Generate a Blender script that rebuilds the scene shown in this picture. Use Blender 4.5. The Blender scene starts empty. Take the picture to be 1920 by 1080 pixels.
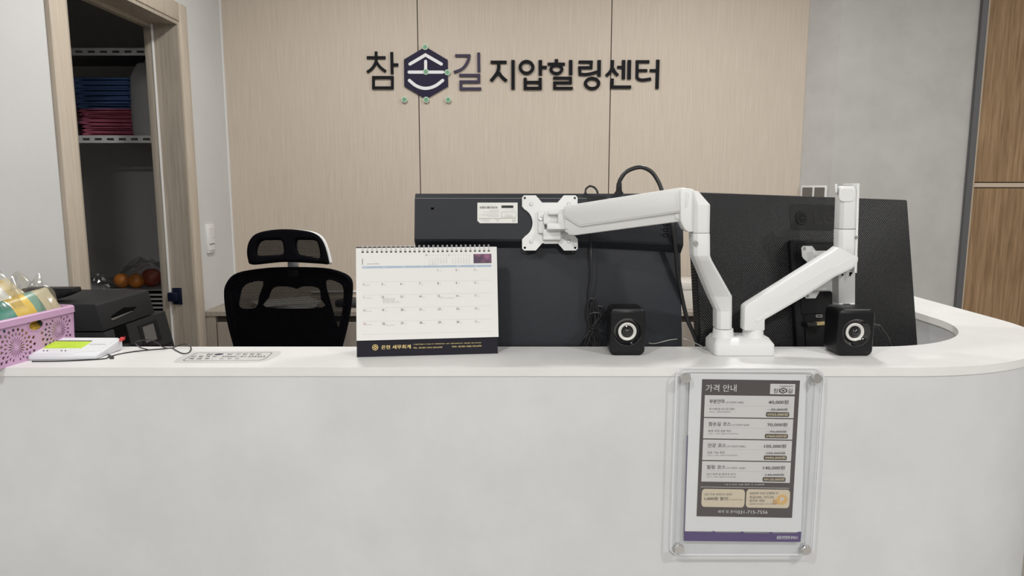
import bpy, bmesh, math, random
from mathutils import Vector, Matrix
from mathutils.geometry import tessellate_polygon
random.seed(7)
R = math.radians
scn = bpy.context.scene
COL = scn.collection

# ------------------------------------------------------------------ camera
FPX, PITCH, CAMZ = 1331.0, R(8.1), 1.365
cam_d = bpy.data.cameras.new('camera'); cam = bpy.data.objects.new('camera', cam_d); COL.objects.link(cam)
cam_d.sensor_width = 36.0; cam_d.lens = FPX * 36.0 / 1920.0; cam_d.clip_start = 0.02
cam.location = (0, 0, CAMZ); cam.rotation_euler = (R(90) - PITCH, 0, 0)
scn.camera = cam
# ------------------------------------------------------------------ world, lamps, exposure
w = bpy.data.worlds.new('world'); scn.world = w; w.use_nodes = True
w.node_tree.nodes['Background'].inputs[0].default_value = (0.9, 0.95, 1, 1)
w.node_tree.nodes['Background'].inputs[1].default_value = 0.05
def ceiling_lamp(x, y, size, watts, col=(1, 0.99, 0.975)):
    l = bpy.data.lights.new('ceiling_lamp', 'AREA'); l.shape = 'DISK'; l.size = size; l.energy = watts; l.color = col
    o = bpy.data.objects.new('ceiling_lamp', l); COL.objects.link(o); o.location = (x, y, 2.52)
for x, y, s, p in ((1.5, 0.0, 0.16, 26), (-0.65, 0.0, 0.16, 19), (0.4, -1.6, 0.4, 62), (0.75, 2.28, 0.2, 16.5), (-0.55, 2.28, 0.2, 16.5), (2.3, 1.9, 0.2, 12)):
    ceiling_lamp(x, y, s, p)
vs = scn.view_settings
vs.view_transform = 'Standard'; vs.look = 'None'; vs.exposure = -0.11; vs.gamma = 1.0; vs.use_curve_mapping = False

# ------------------------------------------------------------------ measuring helpers (pixel of the 1920x1080 photo -> point in the room)
CAM = Vector((0, 0, CAMZ)); CT, ST = math.cos(PITCH), math.sin(PITCH)
def ray(u, v):
    X = (u - 960) / FPX; Y = (540 - v) / FPX
    return Vector((X, CT + Y * ST, -ST + Y * CT))
def aty(u, v, y): d = ray(u, v); return CAM + d * (y / d.y)
def atz(u, v, z): d = ray(u, v); return CAM + d * ((z - CAMZ) / d.z)
def atx(u, v, x): d = ray(u, v); return CAM + d * (x / d.x)
class Frame:
    def __init__(s, O, yaw=0, tilt=0, roll=0):
        s.O = Vector(O); s.R = Matrix.Rotation(yaw, 3, 'Z') @ Matrix.Rotation(tilt, 3, 'X') @ Matrix.Rotation(roll, 3, 'Y')
        s.M = Matrix.Translation(s.O) @ s.R.to_4x4(); s.I = s.R.transposed()
    def at(s, u, v, off=0.0):
        d = s.I @ ray(u, v); c = s.I @ (CAM - s.O); p = c + d * ((off - c.y) / d.y)
        return (p.x, p.z)
    def w(s, p): return s.M @ Vector(p)

# ------------------------------------------------------------------ materials
MATS = {}
def mat(name, col, rough=0.5, metal=0.0, spec=0.5, bump=None, var=None, trans=0.0, alpha=1.0, emit=None, coat=0.0, coord='Object'):
    """bump=(scale,strength,detail)  var=(scale,colour2,lo,hi,stretch)"""
    if name in MATS: return MATS[name]
    m = bpy.data.materials.new(name); m.use_nodes = True; nt = m.node_tree; N = nt.nodes; L = nt.links
    b = N['Principled BSDF']; b.inputs['Base Color'].default_value = (*col, 1); b.inputs['Roughness'].default_value = rough
    b.inputs['Metallic'].default_value = metal; b.inputs['Specular IOR Level'].default_value = spec
    b.inputs['Transmission Weight'].default_value = trans; b.inputs['Alpha'].default_value = alpha
    b.inputs['Coat Weight'].default_value = coat
    if emit: b.inputs['Emission Color'].default_value = (*emit[0], 1); b.inputs['Emission Strength'].default_value = emit[1]
    tc = N.new('ShaderNodeTexCoord')
    if var:
        mp = N.new('ShaderNodeMapping'); mp.inputs['Scale'].default_value = var[4] if len(var) > 4 else (1, 1, 1)
        L.new(tc.outputs[coord], mp.inputs[0])
        n = N.new('ShaderNodeTexNoise'); n.inputs['Scale'].default_value = var[0]; n.inputs['Detail'].default_value = 6; n.inputs['Roughness'].default_value = 0.6
        L.new(mp.outputs[0], n.inputs['Vector'])
        r = N.new('ShaderNodeValToRGB'); r.color_ramp.elements[0].position = var[2]; r.color_ramp.elements[1].position = var[3]
        r.color_ramp.elements[0].color = (*var[1], 1); r.color_ramp.elements[1].color = (*col, 1)
        L.new(n.outputs[0], r.inputs[0]); L.new(r.outputs[0], b.inputs['Base Color'])
    if bump:
        mp2 = N.new('ShaderNodeMapping'); mp2.inputs['Scale'].default_value = bump[3] if len(bump) > 3 else (1, 1, 1)
        L.new(tc.outputs[coord], mp2.inputs[0])
        n2 = N.new('ShaderNodeTexNoise'); n2.inputs['Scale'].default_value = bump[0]; n2.inputs['Detail'].default_value = bump[2]
        L.new(mp2.outputs[0], n2.inputs['Vector'])
        bp = N.new('ShaderNodeBump'); bp.inputs['Strength'].default_value = bump[1]; bp.inputs['Distance'].default_value = 0.002
        L.new(n2.outputs[0], bp.inputs['Height']); L.new(bp.outputs[0], b.inputs['Normal'])
    MATS[name] = m; return m
plaster = mat('counter_plaster', (0.635, 0.64, 0.64), 0.7, spec=0.25, var=(5.0, (0.565, 0.57, 0.57), 0.30, 0.70), bump=(60, 0.12, 6))
ledge_m = mat('ledge_stone', (0.74, 0.735, 0.72), 0.42, var=(9.0, (0.69, 0.685, 0.67), 0.3, 0.7), bump=(40, 0.05, 4))
wallpaper = mat('wallpaper', (0.62, 0.62, 0.61), 0.8, spec=0.2, var=(4, (0.585, 0.585, 0.575), 0.3, 0.7), bump=(350, 0.10, 3))
wall_plaster = mat('wall_plaster', (0.50, 0.485, 0.465), 0.75, spec=0.2, var=(7.0, (0.44, 0.43, 0.41), 0.32, 0.68), bump=(220, 0.12, 4))
dark_wallp = mat('closet_wallpaper', (0.62, 0.61, 0.60), 0.85, bump=(200, 0.2, 3))
ceil_m = mat('ceiling_paint', (0.75, 0.75, 0.74), 0.9)
floor_m = mat('floor_tile', (0.36, 0.34, 0.31), 0.5, var=(4, (0.30, 0.28, 0.26), 0.3, 0.7))
wood_pale = mat('pale_wood', (0.605, 0.525, 0.44), 0.65, spec=0.25, var=(6.0, (0.48, 0.41, 0.335), 0.25, 0.72, (55, 55, 0.9)), bump=(30, 0.2, 4, (25, 25, 0.5)), coord='Generated' if False else 'Object')
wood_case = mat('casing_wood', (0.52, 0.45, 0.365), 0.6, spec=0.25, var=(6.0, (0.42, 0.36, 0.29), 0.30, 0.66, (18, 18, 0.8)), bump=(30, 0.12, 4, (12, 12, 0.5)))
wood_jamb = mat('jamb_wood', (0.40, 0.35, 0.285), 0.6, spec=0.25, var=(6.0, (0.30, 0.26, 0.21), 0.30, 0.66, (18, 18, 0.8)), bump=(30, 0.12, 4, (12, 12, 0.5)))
wood_oak = mat('oak_wood', (0.36, 0.235, 0.13), 0.5, spec=0.25, var=(3.0, (0.19, 0.115, 0.058), 0.30, 0.66, (32, 32, 1.6)), bump=(30, 0.12, 4, (10, 10, 0.5)))
wood_cab = mat('cabinet_wood', (0.36, 0.315, 0.265), 0.55, var=(5.0, (0.28, 0.24, 0.20), 0.3, 0.66, (14, 14, 1.0)))
wood_edge = mat('edge_wood', (0.52, 0.42, 0.32), 0.6)
grey_metal = mat('grey_trim', (0.12, 0.12, 0.125), 0.45, 0.3)
seam_m = mat('seam_dark', (0.06, 0.05, 0.04), 0.8)
white_p = mat('white_plastic', (0.72, 0.72, 0.71), 0.38)
white_arm = mat('white_arm_paint', (0.72, 0.725, 0.715), 0.38, spec=0.35, bump=(400, 0.03, 2))
white_sw = mat('switch_white', (0.70, 0.69, 0.68), 0.4)
black_p = mat('black_plastic', (0.007, 0.007, 0.008), 0.45, spec=0.25, bump=(900, 0.10, 2))
black_mon = mat('monitor_black', (0.018, 0.020, 0.025), 0.5, spec=0.3, bump=(700, 0.25, 2))
black_sat = mat('black_satin', (0.006, 0.006, 0.007), 0.36, spec=0.3)
black_gl = mat('black_gloss', (0.006, 0.006, 0.007), 0.08, coat=0.5)
black_rub = mat('black_rubber', (0.01, 0.01, 0.011), 0.38)
black_fab = mat('black_fabric', (0.002, 0.002, 0.003), 0.9, spec=0.06, bump=(500, 0.3, 2))
prn_m = mat('printer_black', (0.018, 0.018, 0.019), 0.6, spec=0.2, bump=(900, 0.15, 2))
prn_dark = mat('printer_recess', (0.002, 0.002, 0.002), 0.9, spec=0.05)
scr_grey = mat('printer_screen', (0.11, 0.105, 0.10), 0.25)
zinc = mat('screw_zinc', (0.42, 0.42, 0.41), 0.42, 0.7)
chrome = mat('chrome', (0.72, 0.72, 0.72), 0.22, 1.0)
steel = mat('rack_steel', (0.75, 0.75, 0.73), 0.5)
alu = mat('alu_post', (0.45, 0.46, 0.49), 0.35, 0.7)
paper_w = mat('paper_white', (0.70, 0.70, 0.695), 0.7)
cal_page = mat('calendar_page', (0.72, 0.715, 0.69), 0.7)
ink = mat('ink_black', (0.02, 0.02, 0.02), 0.7)
ink_grey = mat('ink_grey', (0.28, 0.28, 0.28), 0.7)
ink_lite = mat('ink_light', (0.50, 0.50, 0.49), 0.7)
ink_red = mat('ink_red', (0.45, 0.12, 0.10), 0.7)
cal_blue = mat('calendar_blue', (0.36, 0.45, 0.56), 0.7)
navy_board = mat('calendar_board', (0.010, 0.009, 0.016), 0.6, spec=0.2)
gold = mat('gold_foil', (0.80, 0.62, 0.25), 0.35, 0.3)
menu_brown = mat('menu_brown', (0.058, 0.045, 0.043), 0.7, spec=0.15)
menu_cream = mat('menu_cream', (0.62, 0.53, 0.39), 0.6)
menu_paper = mat('menu_paper', (0.62, 0.60, 0.585), 0.6)
menu_badge = mat('menu_badge', (0.06, 0.045, 0.03), 0.55)
coin_m = mat('coin_orange', (0.66, 0.40, 0.12), 0.5)
purple_m = mat('purple_band', (0.055, 0.022, 0.14), 0.55)
sign_black = mat('sign_black', (0.008, 0.008, 0.010), 0.6, spec=0.12)
sign_purple = mat('sign_purple', (0.055, 0.044, 0.075), 0.6, spec=0.15)
hex_m = mat('sign_hexagon', (0.022, 0.018, 0.042), 0.6, spec=0.15)
sign_white = mat('sign_white', (0.72, 0.72, 0.73), 0.4)
green_dot = mat('dot_green', (0.14, 0.32, 0.19), 0.5)
green_rim = mat('dot_rim', (0.50, 0.60, 0.48), 0.5)
pink_p = mat('pink_plastic', (0.56, 0.34, 0.52), 0.4)
lcd_m = mat('lcd_green', (0.50, 0.70, 0.03), 0.3, var=(90, (0.42, 0.60, 0.03), 0.35, 0.65), emit=((0.5, 0.72, 0.03), 0.12))
red_p = mat('red_plastic', (0.55, 0.05, 0.05), 0.4)
blue_strike = mat('strike_blue', (0.008, 0.013, 0.035), 0.4, 0.4)
towel_blue = mat('towel_blue', (0.10, 0.18, 0.40), 0.95, spec=0.1, bump=(300, 0.8, 3))
towel_pink = mat('towel_pink', (0.50, 0.14, 0.21), 0.95, spec=0.1, bump=(300, 0.8, 3))
navy_fab = mat('navy_fabric', (0.02, 0.025, 0.05), 0.95, bump=(100, 0.8, 3))
grey_bag = mat('grey_bag', (0.42, 0.42, 0.43), 0.8, bump=(30, 0.5, 3))
orange_m = mat('orange_peel', (0.60, 0.20, 0.03), 0.4, bump=(300, 0.4, 2))
sticker_m = mat('clear_sticker', (0.64, 0.64, 0.63), 0.25)
cone_white = mat('speaker_ring', (0.68, 0.67, 0.63), 0.45)
gold_plug = mat('plug_gold', (0.70, 0.55, 0.28), 0.3, 0.8)

def clear_film(name, rough=0.08, fac=0.12, tint=(1, 1, 1), power=1.0, haze=0.0):
    m = bpy.data.materials.new(name); m.use_nodes = True; nt = m.node_tree; N = nt.nodes; L = nt.links
    for n in list(N):
        if n.type != 'OUTPUT_MATERIAL': N.remove(n)
    out = [n for n in N if n.type == 'OUTPUT_MATERIAL'][0]
    t = N.new('ShaderNodeBsdfTransparent'); t.inputs[0].default_value = (*tint, 1)
    g = N.new('ShaderNodeBsdfGlossy'); g.inputs['Roughness'].default_value = rough
    lw = N.new('ShaderNodeLayerWeight'); lw.inputs[0].default_value = 0.12
    ad = N.new('ShaderNodeMath'); ad.operation = 'ADD'; ad.inputs[1].default_value = fac; L.new(lw.outputs['Facing'], ad.inputs[0])
    if power: 
        pw = N.new('ShaderNodeMath'); pw.operation = 'MULTIPLY'; pw.inputs[1].default_value = power; L.new(lw.outputs['Facing'], pw.inputs[0]); L.new(pw.outputs[0], ad.inputs[0])
    mx = N.new('ShaderNodeMixShader'); L.new(ad.outputs[0], mx.inputs[0]); L.new(t.outputs[0], mx.inputs[1]); L.new(g.outputs[0], mx.inputs[2])
    if haze:
        df = N.new('ShaderNodeBsdfDiffuse'); df.inputs[0].default_value = (0.85, 0.86, 0.9, 1); m2 = N.new('ShaderNodeMixShader'); m2.inputs[0].default_value = haze
        L.new(mx.outputs[0], m2.inputs[1]); L.new(df.outputs[0], m2.inputs[2]); mx = m2
    L.new(mx.outputs[0], out.inputs[0]); return m
film = clear_film('clear_film', 0.14, 0.14, (0.97, 0.97, 0.96), 0.7)
acrylic = clear_film('clear_acrylic', 0.05, 0.03, (0.985, 0.99, 0.995), 0.25, 0.015)
bag_film = clear_film('bag_film', 0.2, 0.05, (0.85, 0.85, 0.85), 0.5)
def mesh_cloth():
    m = bpy.data.materials.new('mesh_cloth'); m.use_nodes = True; nt = m.node_tree; N = nt.nodes; L = nt.links
    b = N['Principled BSDF']; b.inputs['Base Color'].default_value = (0.003, 0.003, 0.004, 1); b.inputs['Roughness'].default_value = 0.9; b.inputs['Specular IOR Level'].default_value = 0.06
    out = [n for n in N if n.type == 'OUTPUT_MATERIAL'][0]
    tc = N.new('ShaderNodeTexCoord'); wv = N.new('ShaderNodeTexWave'); wv.bands_direction = 'Z'; wv.inputs['Scale'].default_value = 75
    L.new(tc.outputs['Object'], wv.inputs[0])
    mr = N.new('ShaderNodeMapRange'); mr.inputs['To Min'].default_value = 0.45; mr.inputs['To Max'].default_value = 0.85; L.new(wv.outputs[1], mr.inputs[0])
    t = N.new('ShaderNodeBsdfTransparent'); mx = N.new('ShaderNodeMixShader')
    L.new(mr.outputs[0], mx.inputs[0]); L.new(t.outputs[0], mx.inputs[1]); L.new(b.outputs[0], mx.inputs[2]); L.new(mx.outputs[0], out.inputs[0])
    return m
mesh_m = mesh_cloth()
def dotted_black():
    m = bpy.data.materials.new('dotted_monitor_black'); m.use_nodes = True; nt = m.node_tree; N = nt.nodes; L = nt.links
    b = N['Principled BSDF']; b.inputs['Base Color'].default_value = (0.009, 0.009, 0.010, 1); b.inputs['Roughness'].default_value = 0.38; b.inputs['Specular IOR Level'].default_value = 0.35
    tc = N.new('ShaderNodeTexCoord'); mp = N.new('ShaderNodeMapping'); mp.inputs['Rotation'].default_value = (0, R(45), 0); L.new(tc.outputs['Object'], mp.inputs[0])
    sep = N.new('ShaderNodeSeparateXYZ'); L.new(mp.outputs[0], sep.inputs[0]); hs = []
    for k in (0, 2):
        mu = N.new('ShaderNodeMath'); mu.operation = 'MULTIPLY'; mu.inputs[1].default_value = 2 * math.pi / 0.0042; L.new(sep.outputs[k], mu.inputs[0])
        s = N.new('ShaderNodeMath'); s.operation = 'SINE'; L.new(mu.outputs[0], s.inputs[0]); hs.append(s)
    ml = N.new('ShaderNodeMath'); ml.operation = 'ADD'; L.new(hs[0].outputs[0], ml.inputs[0]); L.new(hs[1].outputs[0], ml.inputs[1])
    bp = N.new('ShaderNodeBump'); bp.inputs['Strength'].default_value = 0.55; bp.inputs['Distance'].default_value = 0.0006
    L.new(ml.outputs[0], bp.inputs['Height']); L.new(bp.outputs[0], b.inputs['Normal']); return m
dot_m = dotted_black()
def photo_purple():
    m = bpy.data.materials.new('flower_photo'); m.use_nodes = True; nt = m.node_tree; N = nt.nodes; L = nt.links
    b = N['Principled BSDF']; b.inputs['Roughness'].default_value = 0.5
    tc = N.new('ShaderNodeTexCoord'); v = N.new('ShaderNodeTexVoronoi'); v.inputs['Scale'].default_value = 75; L.new(tc.outputs['Object'], v.inputs['Vector'])
    r = N.new('ShaderNodeValToRGB'); r.color_ramp.elements[0].color = (0.30, 0.10, 0.19, 1); r.color_ramp.elements[1].color = (0.05, 0.02, 0.06, 1); r.color_ramp.elements[1].position = 0.75
    L.new(v.outputs['Distance'], r.inputs[0]); L.new(r.outputs[0], b.inputs['Base Color']); return m
def band_mat(name, stops, axis=0):
    """printed packet: hard colour bands along object X (metres)"""
    m = bpy.data.materials.new(name); m.use_nodes = True; nt = m.node_tree; N = nt.nodes; L = nt.links
    b = N['Principled BSDF']; b.inputs['Roughness'].default_value = 0.35
    tc = N.new('ShaderNodeTexCoord'); sp = N.new('ShaderNodeSeparateXYZ'); L.new(tc.outputs['Generated'], sp.inputs[0])
    r = N.new('ShaderNodeValToRGB'); r.color_ramp.interpolation = 'CONSTANT'
    while len(r.color_ramp.elements) < len(stops): r.color_ramp.elements.new(0.5)
    for e, (p, c) in zip(r.color_ramp.elements, stops): e.position = p; e.color = (*c, 1)
    L.new(sp.outputs[axis], r.inputs[0]); L.new(r.outputs[0], b.inputs['Base Color']); return m

# ------------------------------------------------------------------ mesh helpers
def link(name, me, m, parent=None, M=None, smooth=None):
    if smooth is not None and len(me.polygons):
        me.shade_smooth(); me.set_sharp_from_angle(angle=R(smooth))
    me.name = name
    if m: me.materials.clear(); me.materials.append(m)
    o = bpy.data.objects.new(name, me); COL.objects.link(o)
    if parent: o.parent = parent
    if M is not None: o.matrix_local = M
    return o
def tag(o, label=None, cat=None, group=None, kind=None):
    if label: o['label'] = label
    if cat: o['category'] = cat
    if group: o['group'] = group
    if kind: o['kind'] = kind
    return o
def thing(name, label, cat, M=None, group=None, kind=None):
    o = bpy.data.objects.new(name, None); o.empty_display_size = 0.05; COL.objects.link(o)
    if M is not None: o.matrix_world = M
    return tag(o, label, cat, group, kind)
class MB:
    def __init__(s): s.b = bmesh.new()
    def box(s, x0, x1, y0, y1, z0, z1, M=None, bev=0.0, seg=2):
        t = bmesh.new(); bmesh.ops.create_cube(t, size=1)
        for v in t.verts: v.co = Vector(((x0 + x1) / 2 + v.co.x * (x1 - x0), (y0 + y1) / 2 + v.co.y * (y1 - y0), (z0 + z1) / 2 + v.co.z * (z1 - z0)))
        if bev: bmesh.ops.bevel(t, geom=list(t.edges), offset=bev, segments=seg, profile=0.5, affect='EDGES')
        return s.merge(t, M)
    def merge(s, t, M=None):
        if M is not None: bmesh.ops.transform(t, matrix=M, verts=t.verts)
        me = bpy.data.meshes.new('tmp'); t.to_mesh(me); t.free(); s.b.from_mesh(me); bpy.data.meshes.remove(me); return s
    def addmesh(s, me, M=None):
        if M is not None: me.transform(M)
        s.b.from_mesh(me); bpy.data.meshes.remove(me); return s
    def prism(s, front, back, bev=0.0, seg=2):
        """front/back: matching closed loops of 3D points (counter-clockwise or not)"""
        t = bmesh.new(); a = [t.verts.new(p) for p in front]; c = [t.verts.new(p) for p in back]; n = len(a)
        t.faces.new(a); t.faces.new(list(reversed(c)))
        for i in range(n): t.faces.new((a[i], c[i], c[(i + 1) % n], a[(i + 1) % n]))
        bmesh.ops.recalc_face_normals(t, faces=t.faces)
        if bev: bmesh.ops.bevel(t, geom=list(t.edges), offset=bev, segments=seg, profile=0.5, affect='EDGES', clamp_overlap=True)
        return s.merge(t)
    def loft(s, secs, cap=True, bev=0.0, closed=True):
        t = bmesh.new(); rows = [[t.verts.new(p) for p in sec] for sec in secs]; n = len(rows[0])
        for A, B in zip(rows, rows[1:]):
            for i in range(n if closed else n - 1): t.faces.new((A[i], A[(i + 1) % n], B[(i + 1) % n], B[i]))
        if cap and closed: t.faces.new(list(reversed(rows[0]))); t.faces.new(rows[-1])
        bmesh.ops.recalc_face_normals(t, faces=t.faces)
        if bev: bmesh.ops.bevel(t, geom=list(t.edges), offset=bev, segments=2, profile=0.5, affect='EDGES', clamp_overlap=True)
        return s.merge(t)
    def tube(s, pts, r, n=10, closed=False, smooth=True, rr=None):
        P = [Vector(p) for p in pts]
        if smooth: P = spline(P, closed)
        secs = []; up = None
        for i, p in enumerate(P):
            a = P[i - 1] if (i or closed) else P[0]; b = P[(i + 1) % len(P)] if (i + 1 < len(P) or closed) else P[-1]
            d = (b - a).normalized()
            if up is None: up = d.orthogonal().normalized()
            up = (up - d * up.dot(d)).normalized(); q = d.cross(up)
            rad = r if rr is None else rr(i / (len(P) - 1))
            secs.append([p + (up * math.cos(2 * math.pi * k / n) + q * math.sin(2 * math.pi * k / n)) * rad for k in range(n)])
        if closed: secs.append(secs[0])
        return s.loft(secs, cap=not closed)
    def lathe(s, prof, n=32, M=None, sx=1.0, sz=1.0):
        """profile (r, y): revolved about the local Y axis; y towards +Y"""
        t = bmesh.new(); rows = []
        for r, y in prof:
            rows.append([t.verts.new((r * sx * math.cos(2 * math.pi * k / n), y, r * sz * math.sin(2 * math.pi * k / n))) for k in range(n)])
        for A, B in zip(rows, rows[1:]):
            for k in range(n): t.faces.new((A[k], A[(k + 1) % n], B[(k + 1) % n], B[k]))
        bmesh.ops.remove_doubles(t, verts=t.verts, dist=1e-6); bmesh.ops.recalc_face_normals(t, faces=t.faces)
        return s.merge(t, M)
    def quad(s, pts):
        s.b.faces.new([s.b.verts.new(p) for p in pts]); return s
    def build(s, name, m, parent=None, M=None, smooth=35):
        me = bpy.data.meshes.new(name); s.b.to_mesh(me); s.b.free(); return link(name, me, m, parent, M, smooth)
def spline(P, closed=False, k=6):
    out = []; n = len(P)
    for i in range(n if closed else n - 1):
        p1, p2 = P[i], P[(i + 1) % n]
        p0 = P[i - 1] if (i or closed) else p1 * 2 - p2
        p3 = P[(i + 2) % n] if (closed or i + 2 < n) else p2 * 2 - p1
        for j in range(k):
            t = j / k
            out.append(0.5 * ((2 * p1) + (p2 - p0) * t + (2 * p0 - 5 * p1 + 4 * p2 - p3) * t * t + (3 * p1 - p0 - 3 * p2 + p3) * t ** 3))
    if not closed: out.append(P[-1])
    return out
TOXZ = Matrix.Rotation(R(90), 4, 'X')
def shape(loops, thick, bev=0.0, y=0.0):
    """flat plate in the local XZ plane with holes: first loop outline, later loops holes; centred on y"""
    c = bpy.data.curves.new('tmp', 'CURVE'); c.dimensions = '2D'; c.fill_mode = 'BOTH'; c.extrude = max(thick / 2 - bev, 0); c.bevel_depth = bev; c.bevel_resolution = 2
    c.offset = -bev
    for lp in loops:
        sp = c.splines.new('POLY'); sp.points.add(len(lp) - 1); sp.use_cyclic_u = True
        for p, q in zip(sp.points, lp): p.co = (q[0], q[1], 0, 1)
    o = bpy.data.objects.new('tmp', c); me = o.to_mesh().copy(); o.to_mesh_clear(); bpy.data.objects.remove(o); bpy.data.curves.remove(c)
    me.transform(Matrix.Translation((0, y, 0)) @ TOXZ); return me
TCACHE = {}
def cache_text(items):
    """turn all new strings into meshes with one font evaluation per weight: one string per line, split by line afterwards"""
    need = {}
    for it in items:
        k = (it[0], it[5] if len(it) > 5 else 0.0)
        if k not in TCACHE and k[0] not in need.setdefault(k[1], []): need[k[1]].append(k[0])
    for bold, strs in need.items():
        if not strs: continue
        c = bpy.data.curves.new('tmp', 'FONT'); c.body = '\n'.join(strs); c.size = 1.0; c.offset = bold; c.resolution_u = 3; c.space_line = 2.0
        o = bpy.data.objects.new('tmp', c); me = o.to_mesh()
        rows = {}; key = lambda y: int(round((0.35 - y) / 2.0))
        for p in me.polygons: rows.setdefault(key(me.vertices[p.vertices[0]].co.y), []).append(tuple(p.vertices))
        co = [v.co.copy() for v in me.vertices]
        for r, body in enumerate(strs):
            fs = rows.get(r, []); ids = {}
            for f in fs:
                for v in f: ids.setdefault(v, len(ids))
            m2 = bpy.data.meshes.new('tmp'); m2.from_pydata([co[v] + Vector((0, 2.0 * r, 0)) for v in ids], [], [[ids[v] for v in f] for f in fs]); TCACHE[body, bold] = m2
        o.to_mesh_clear(); bpy.data.objects.remove(o); bpy.data.curves.remove(c)
def text_mesh(items, y=0.0, thick=0.0):
    """items: (body, x0, z0, x1, z1[, bold]) -- each text fitted to its box in the local XZ plane"""
    cache_text(items); mb = MB()
    for it in items:
        body, x0, z0, x1, z1 = it[:5]; bold = it[5] if len(it) > 5 else 0.0
        key = (body, bold)
        me = TCACHE[key].copy()
        if not me.vertices: continue
        xs = [v.co.x for v in me.vertices]; ys = [v.co.y for v in me.vertices]
        ax, bx, ay, by = min(xs), max(xs), min(ys), max(ys)
        sy = (z1 - z0) / max(by - ay, 1e-6); sx = sy * 0.95 if x1 is None else (x1 - x0) / max(bx - ax, 1e-6)
        for v in me.vertices: v.co = Vector((x0 + (v.co.x - ax) * sx, y, z0 + (v.co.y - ay) * sy))
        mb.addmesh(me)
    return mb
def stroke(pts, wd, rnd=False, smooth=False):
    P = [Vector((p[0], p[1], 0)) for p in pts]
    if smooth: P = spline(P, False, 5)
    L_, R_ = [], []
    for i, p in enumerate(P):
        d1 = (p - P[i - 1]).normalized() if i else None; d2 = (P[i + 1] - p).normalized() if i + 1 < len(P) else None
        if d1 is None: n = Vector((-d2.y, d2.x, 0)); k = 1
        elif d2 is None: n = Vector((-d1.y, d1.x, 0)); k = 1
        else:
            n1 = Vector((-d1.y, d1.x, 0)); n2 = Vector((-d2.y, d2.x, 0)); n = (n1 + n2).normalized(); k = 1 / max(n.dot(n1), 0.35)
        L_.append(p + n * wd / 2 * k); R_.append(p - n * wd / 2 * k)
    def cap(c, d):
        a0 = math.atan2(d.y, d.x); return [c + Vector((math.cos(a0 + t), math.sin(a0 + t), 0)) * wd / 2 for t in [R(90 - 180 * j / 8) for j in range(1, 8)]]
    out = list(L_)
    if rnd: out += cap(P[-1], P[-1] - P[-2])
    out += list(reversed(R_))
    if rnd: out += cap(P[0], P[0] - P[1])
    return [(p.x, p.y) for p in out]
def ell(cx, cy, rx, ry=None, n=28):
    ry = ry or rx; return [(cx + rx * math.cos(2 * math.pi * k / n), cy + ry * math.sin(2 * math.pi * k / n)) for k in range(n)]
def rrect(x0, z0, x1, z1, r, n=5):
    out = []
    for cx, cz, a in ((x1 - r, z1 - r, 0), (x0 + r, z1 - r, 90), (x0 + r, z0 + r, 180), (x1 - r, z0 + r, 270)):
        out += [(cx + r * math.cos(R(a + 90 * k / n)), cz + r * math.sin(R(a + 90 * k / n))) for k in range(n + 1)]
    return out
def print_stuff():
    for o in COL.objects:
        if o.name.split('.')[0] in ('printed_text', 'label_print', 'gold_text', 'logo_face', 'gold_logo', 'port_icon', 'logo_letters'): o['kind'] = 'stuff'
def struct(o, label=None): return tag(o, label, None, None, 'structure')
ORD = ['topmost', 'second', 'third', 'fourth', 'fifth', 'sixth', 'seventh', 'eighth', 'ninth']

# ================================================================== SETTING
XW = -1.31            # left side wall
struct(MB().box(-3.2, 3.4, -3.2, 3.9, -0.1, 0).build('floor', floor_m), 'grey tiled floor')
struct(MB().box(-3.2, 3.4, -3.2, 3.9, 2.55, 2.65).build('ceiling', ceil_m), 'white ceiling')
struct(MB().box(-3.2, 3.4, -3.2, -3.1, 0, 2.55).build('wall_front', wallpaper), 'wall behind the viewer')
struct(MB().box(3.1, 3.2, -3.1, 3.6, 0, 2.55).build('wall_side', wallpaper), 'far side wall')
# left wall with the door opening
YD0, YD1, ZD = 2.16, 2.89, 2.005
wl = MB().box(XW - 0.12, XW, -3.1, YD0, 0, 2.55).box(XW - 0.12, XW, YD1, 3.5, 0, 2.55).box(XW - 0.12, XW, YD0, YD1, ZD, 2.55)
struct(wl.build('wall_left', wallpaper, smooth=None), 'light grey papered side wall with a doorway')
# back wall: three wood panels with seams
wb = thing('wall_back', 'back wall clad in pale wood panels', None, kind='structure')
MB().box(XW, 1.36, 3.345, 3.5, 0, 2.55).build('backing', seam_m, wb, smooth=None)
for a, b in ((XW, -0.4275), (-0.4235, 0.4465), (0.4505, 1.336)):
    MB().box(a, b, 3.33, 3.345, 0, 2.55, bev=0.0008, seg=1).build('wood_panel', wood_pale, wb, smooth=None)
struct(MB().box(XW, XW + 0.006, 3.322, 3.33, 0.85, 2.55).build('trim_1', white_p), 'thin white bead in the left corner of the wood wall')
# right: splayed return, plaster pier, dark trim, oak panels
SP = [(1.336, 3.33), (1.428, 3.215)]
t = MB(); t.loft([[(1.336, 3.33, z), (1.428, 3.215, z), (1.6, 3.5, z), (1.36, 3.5, z)] for z in (0, 2.55)])
struct(t.build('wall_return', wall_plaster, smooth=None), 'narrow plastered return beside the wood wall')
XP = 2.027
struct(MB().box(1.428, XP, 3.215, 3.5, 0, 2.55).build('wall_right', wall_plaster, smooth=None), 'grey plastered pier on the right')
struct(MB().box(XP, XP + 0.024, 3.195, 3.3, 0, 2.55).box(XP + 0.024, XP + 0.028, 3.2, 3.3, 0, 2.55).build('trim_2', grey_metal, smooth=None), 'dark grey metal edge trim beside the oak panels')
wo = thing('wall_oak', 'oak panelled wall at the right edge', None, kind='structure')
MB().box(XP + 0.024, 3.1, 3.235, 3.4, 0, 2.55).build('backing', seam_m, wo, smooth=None)
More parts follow.
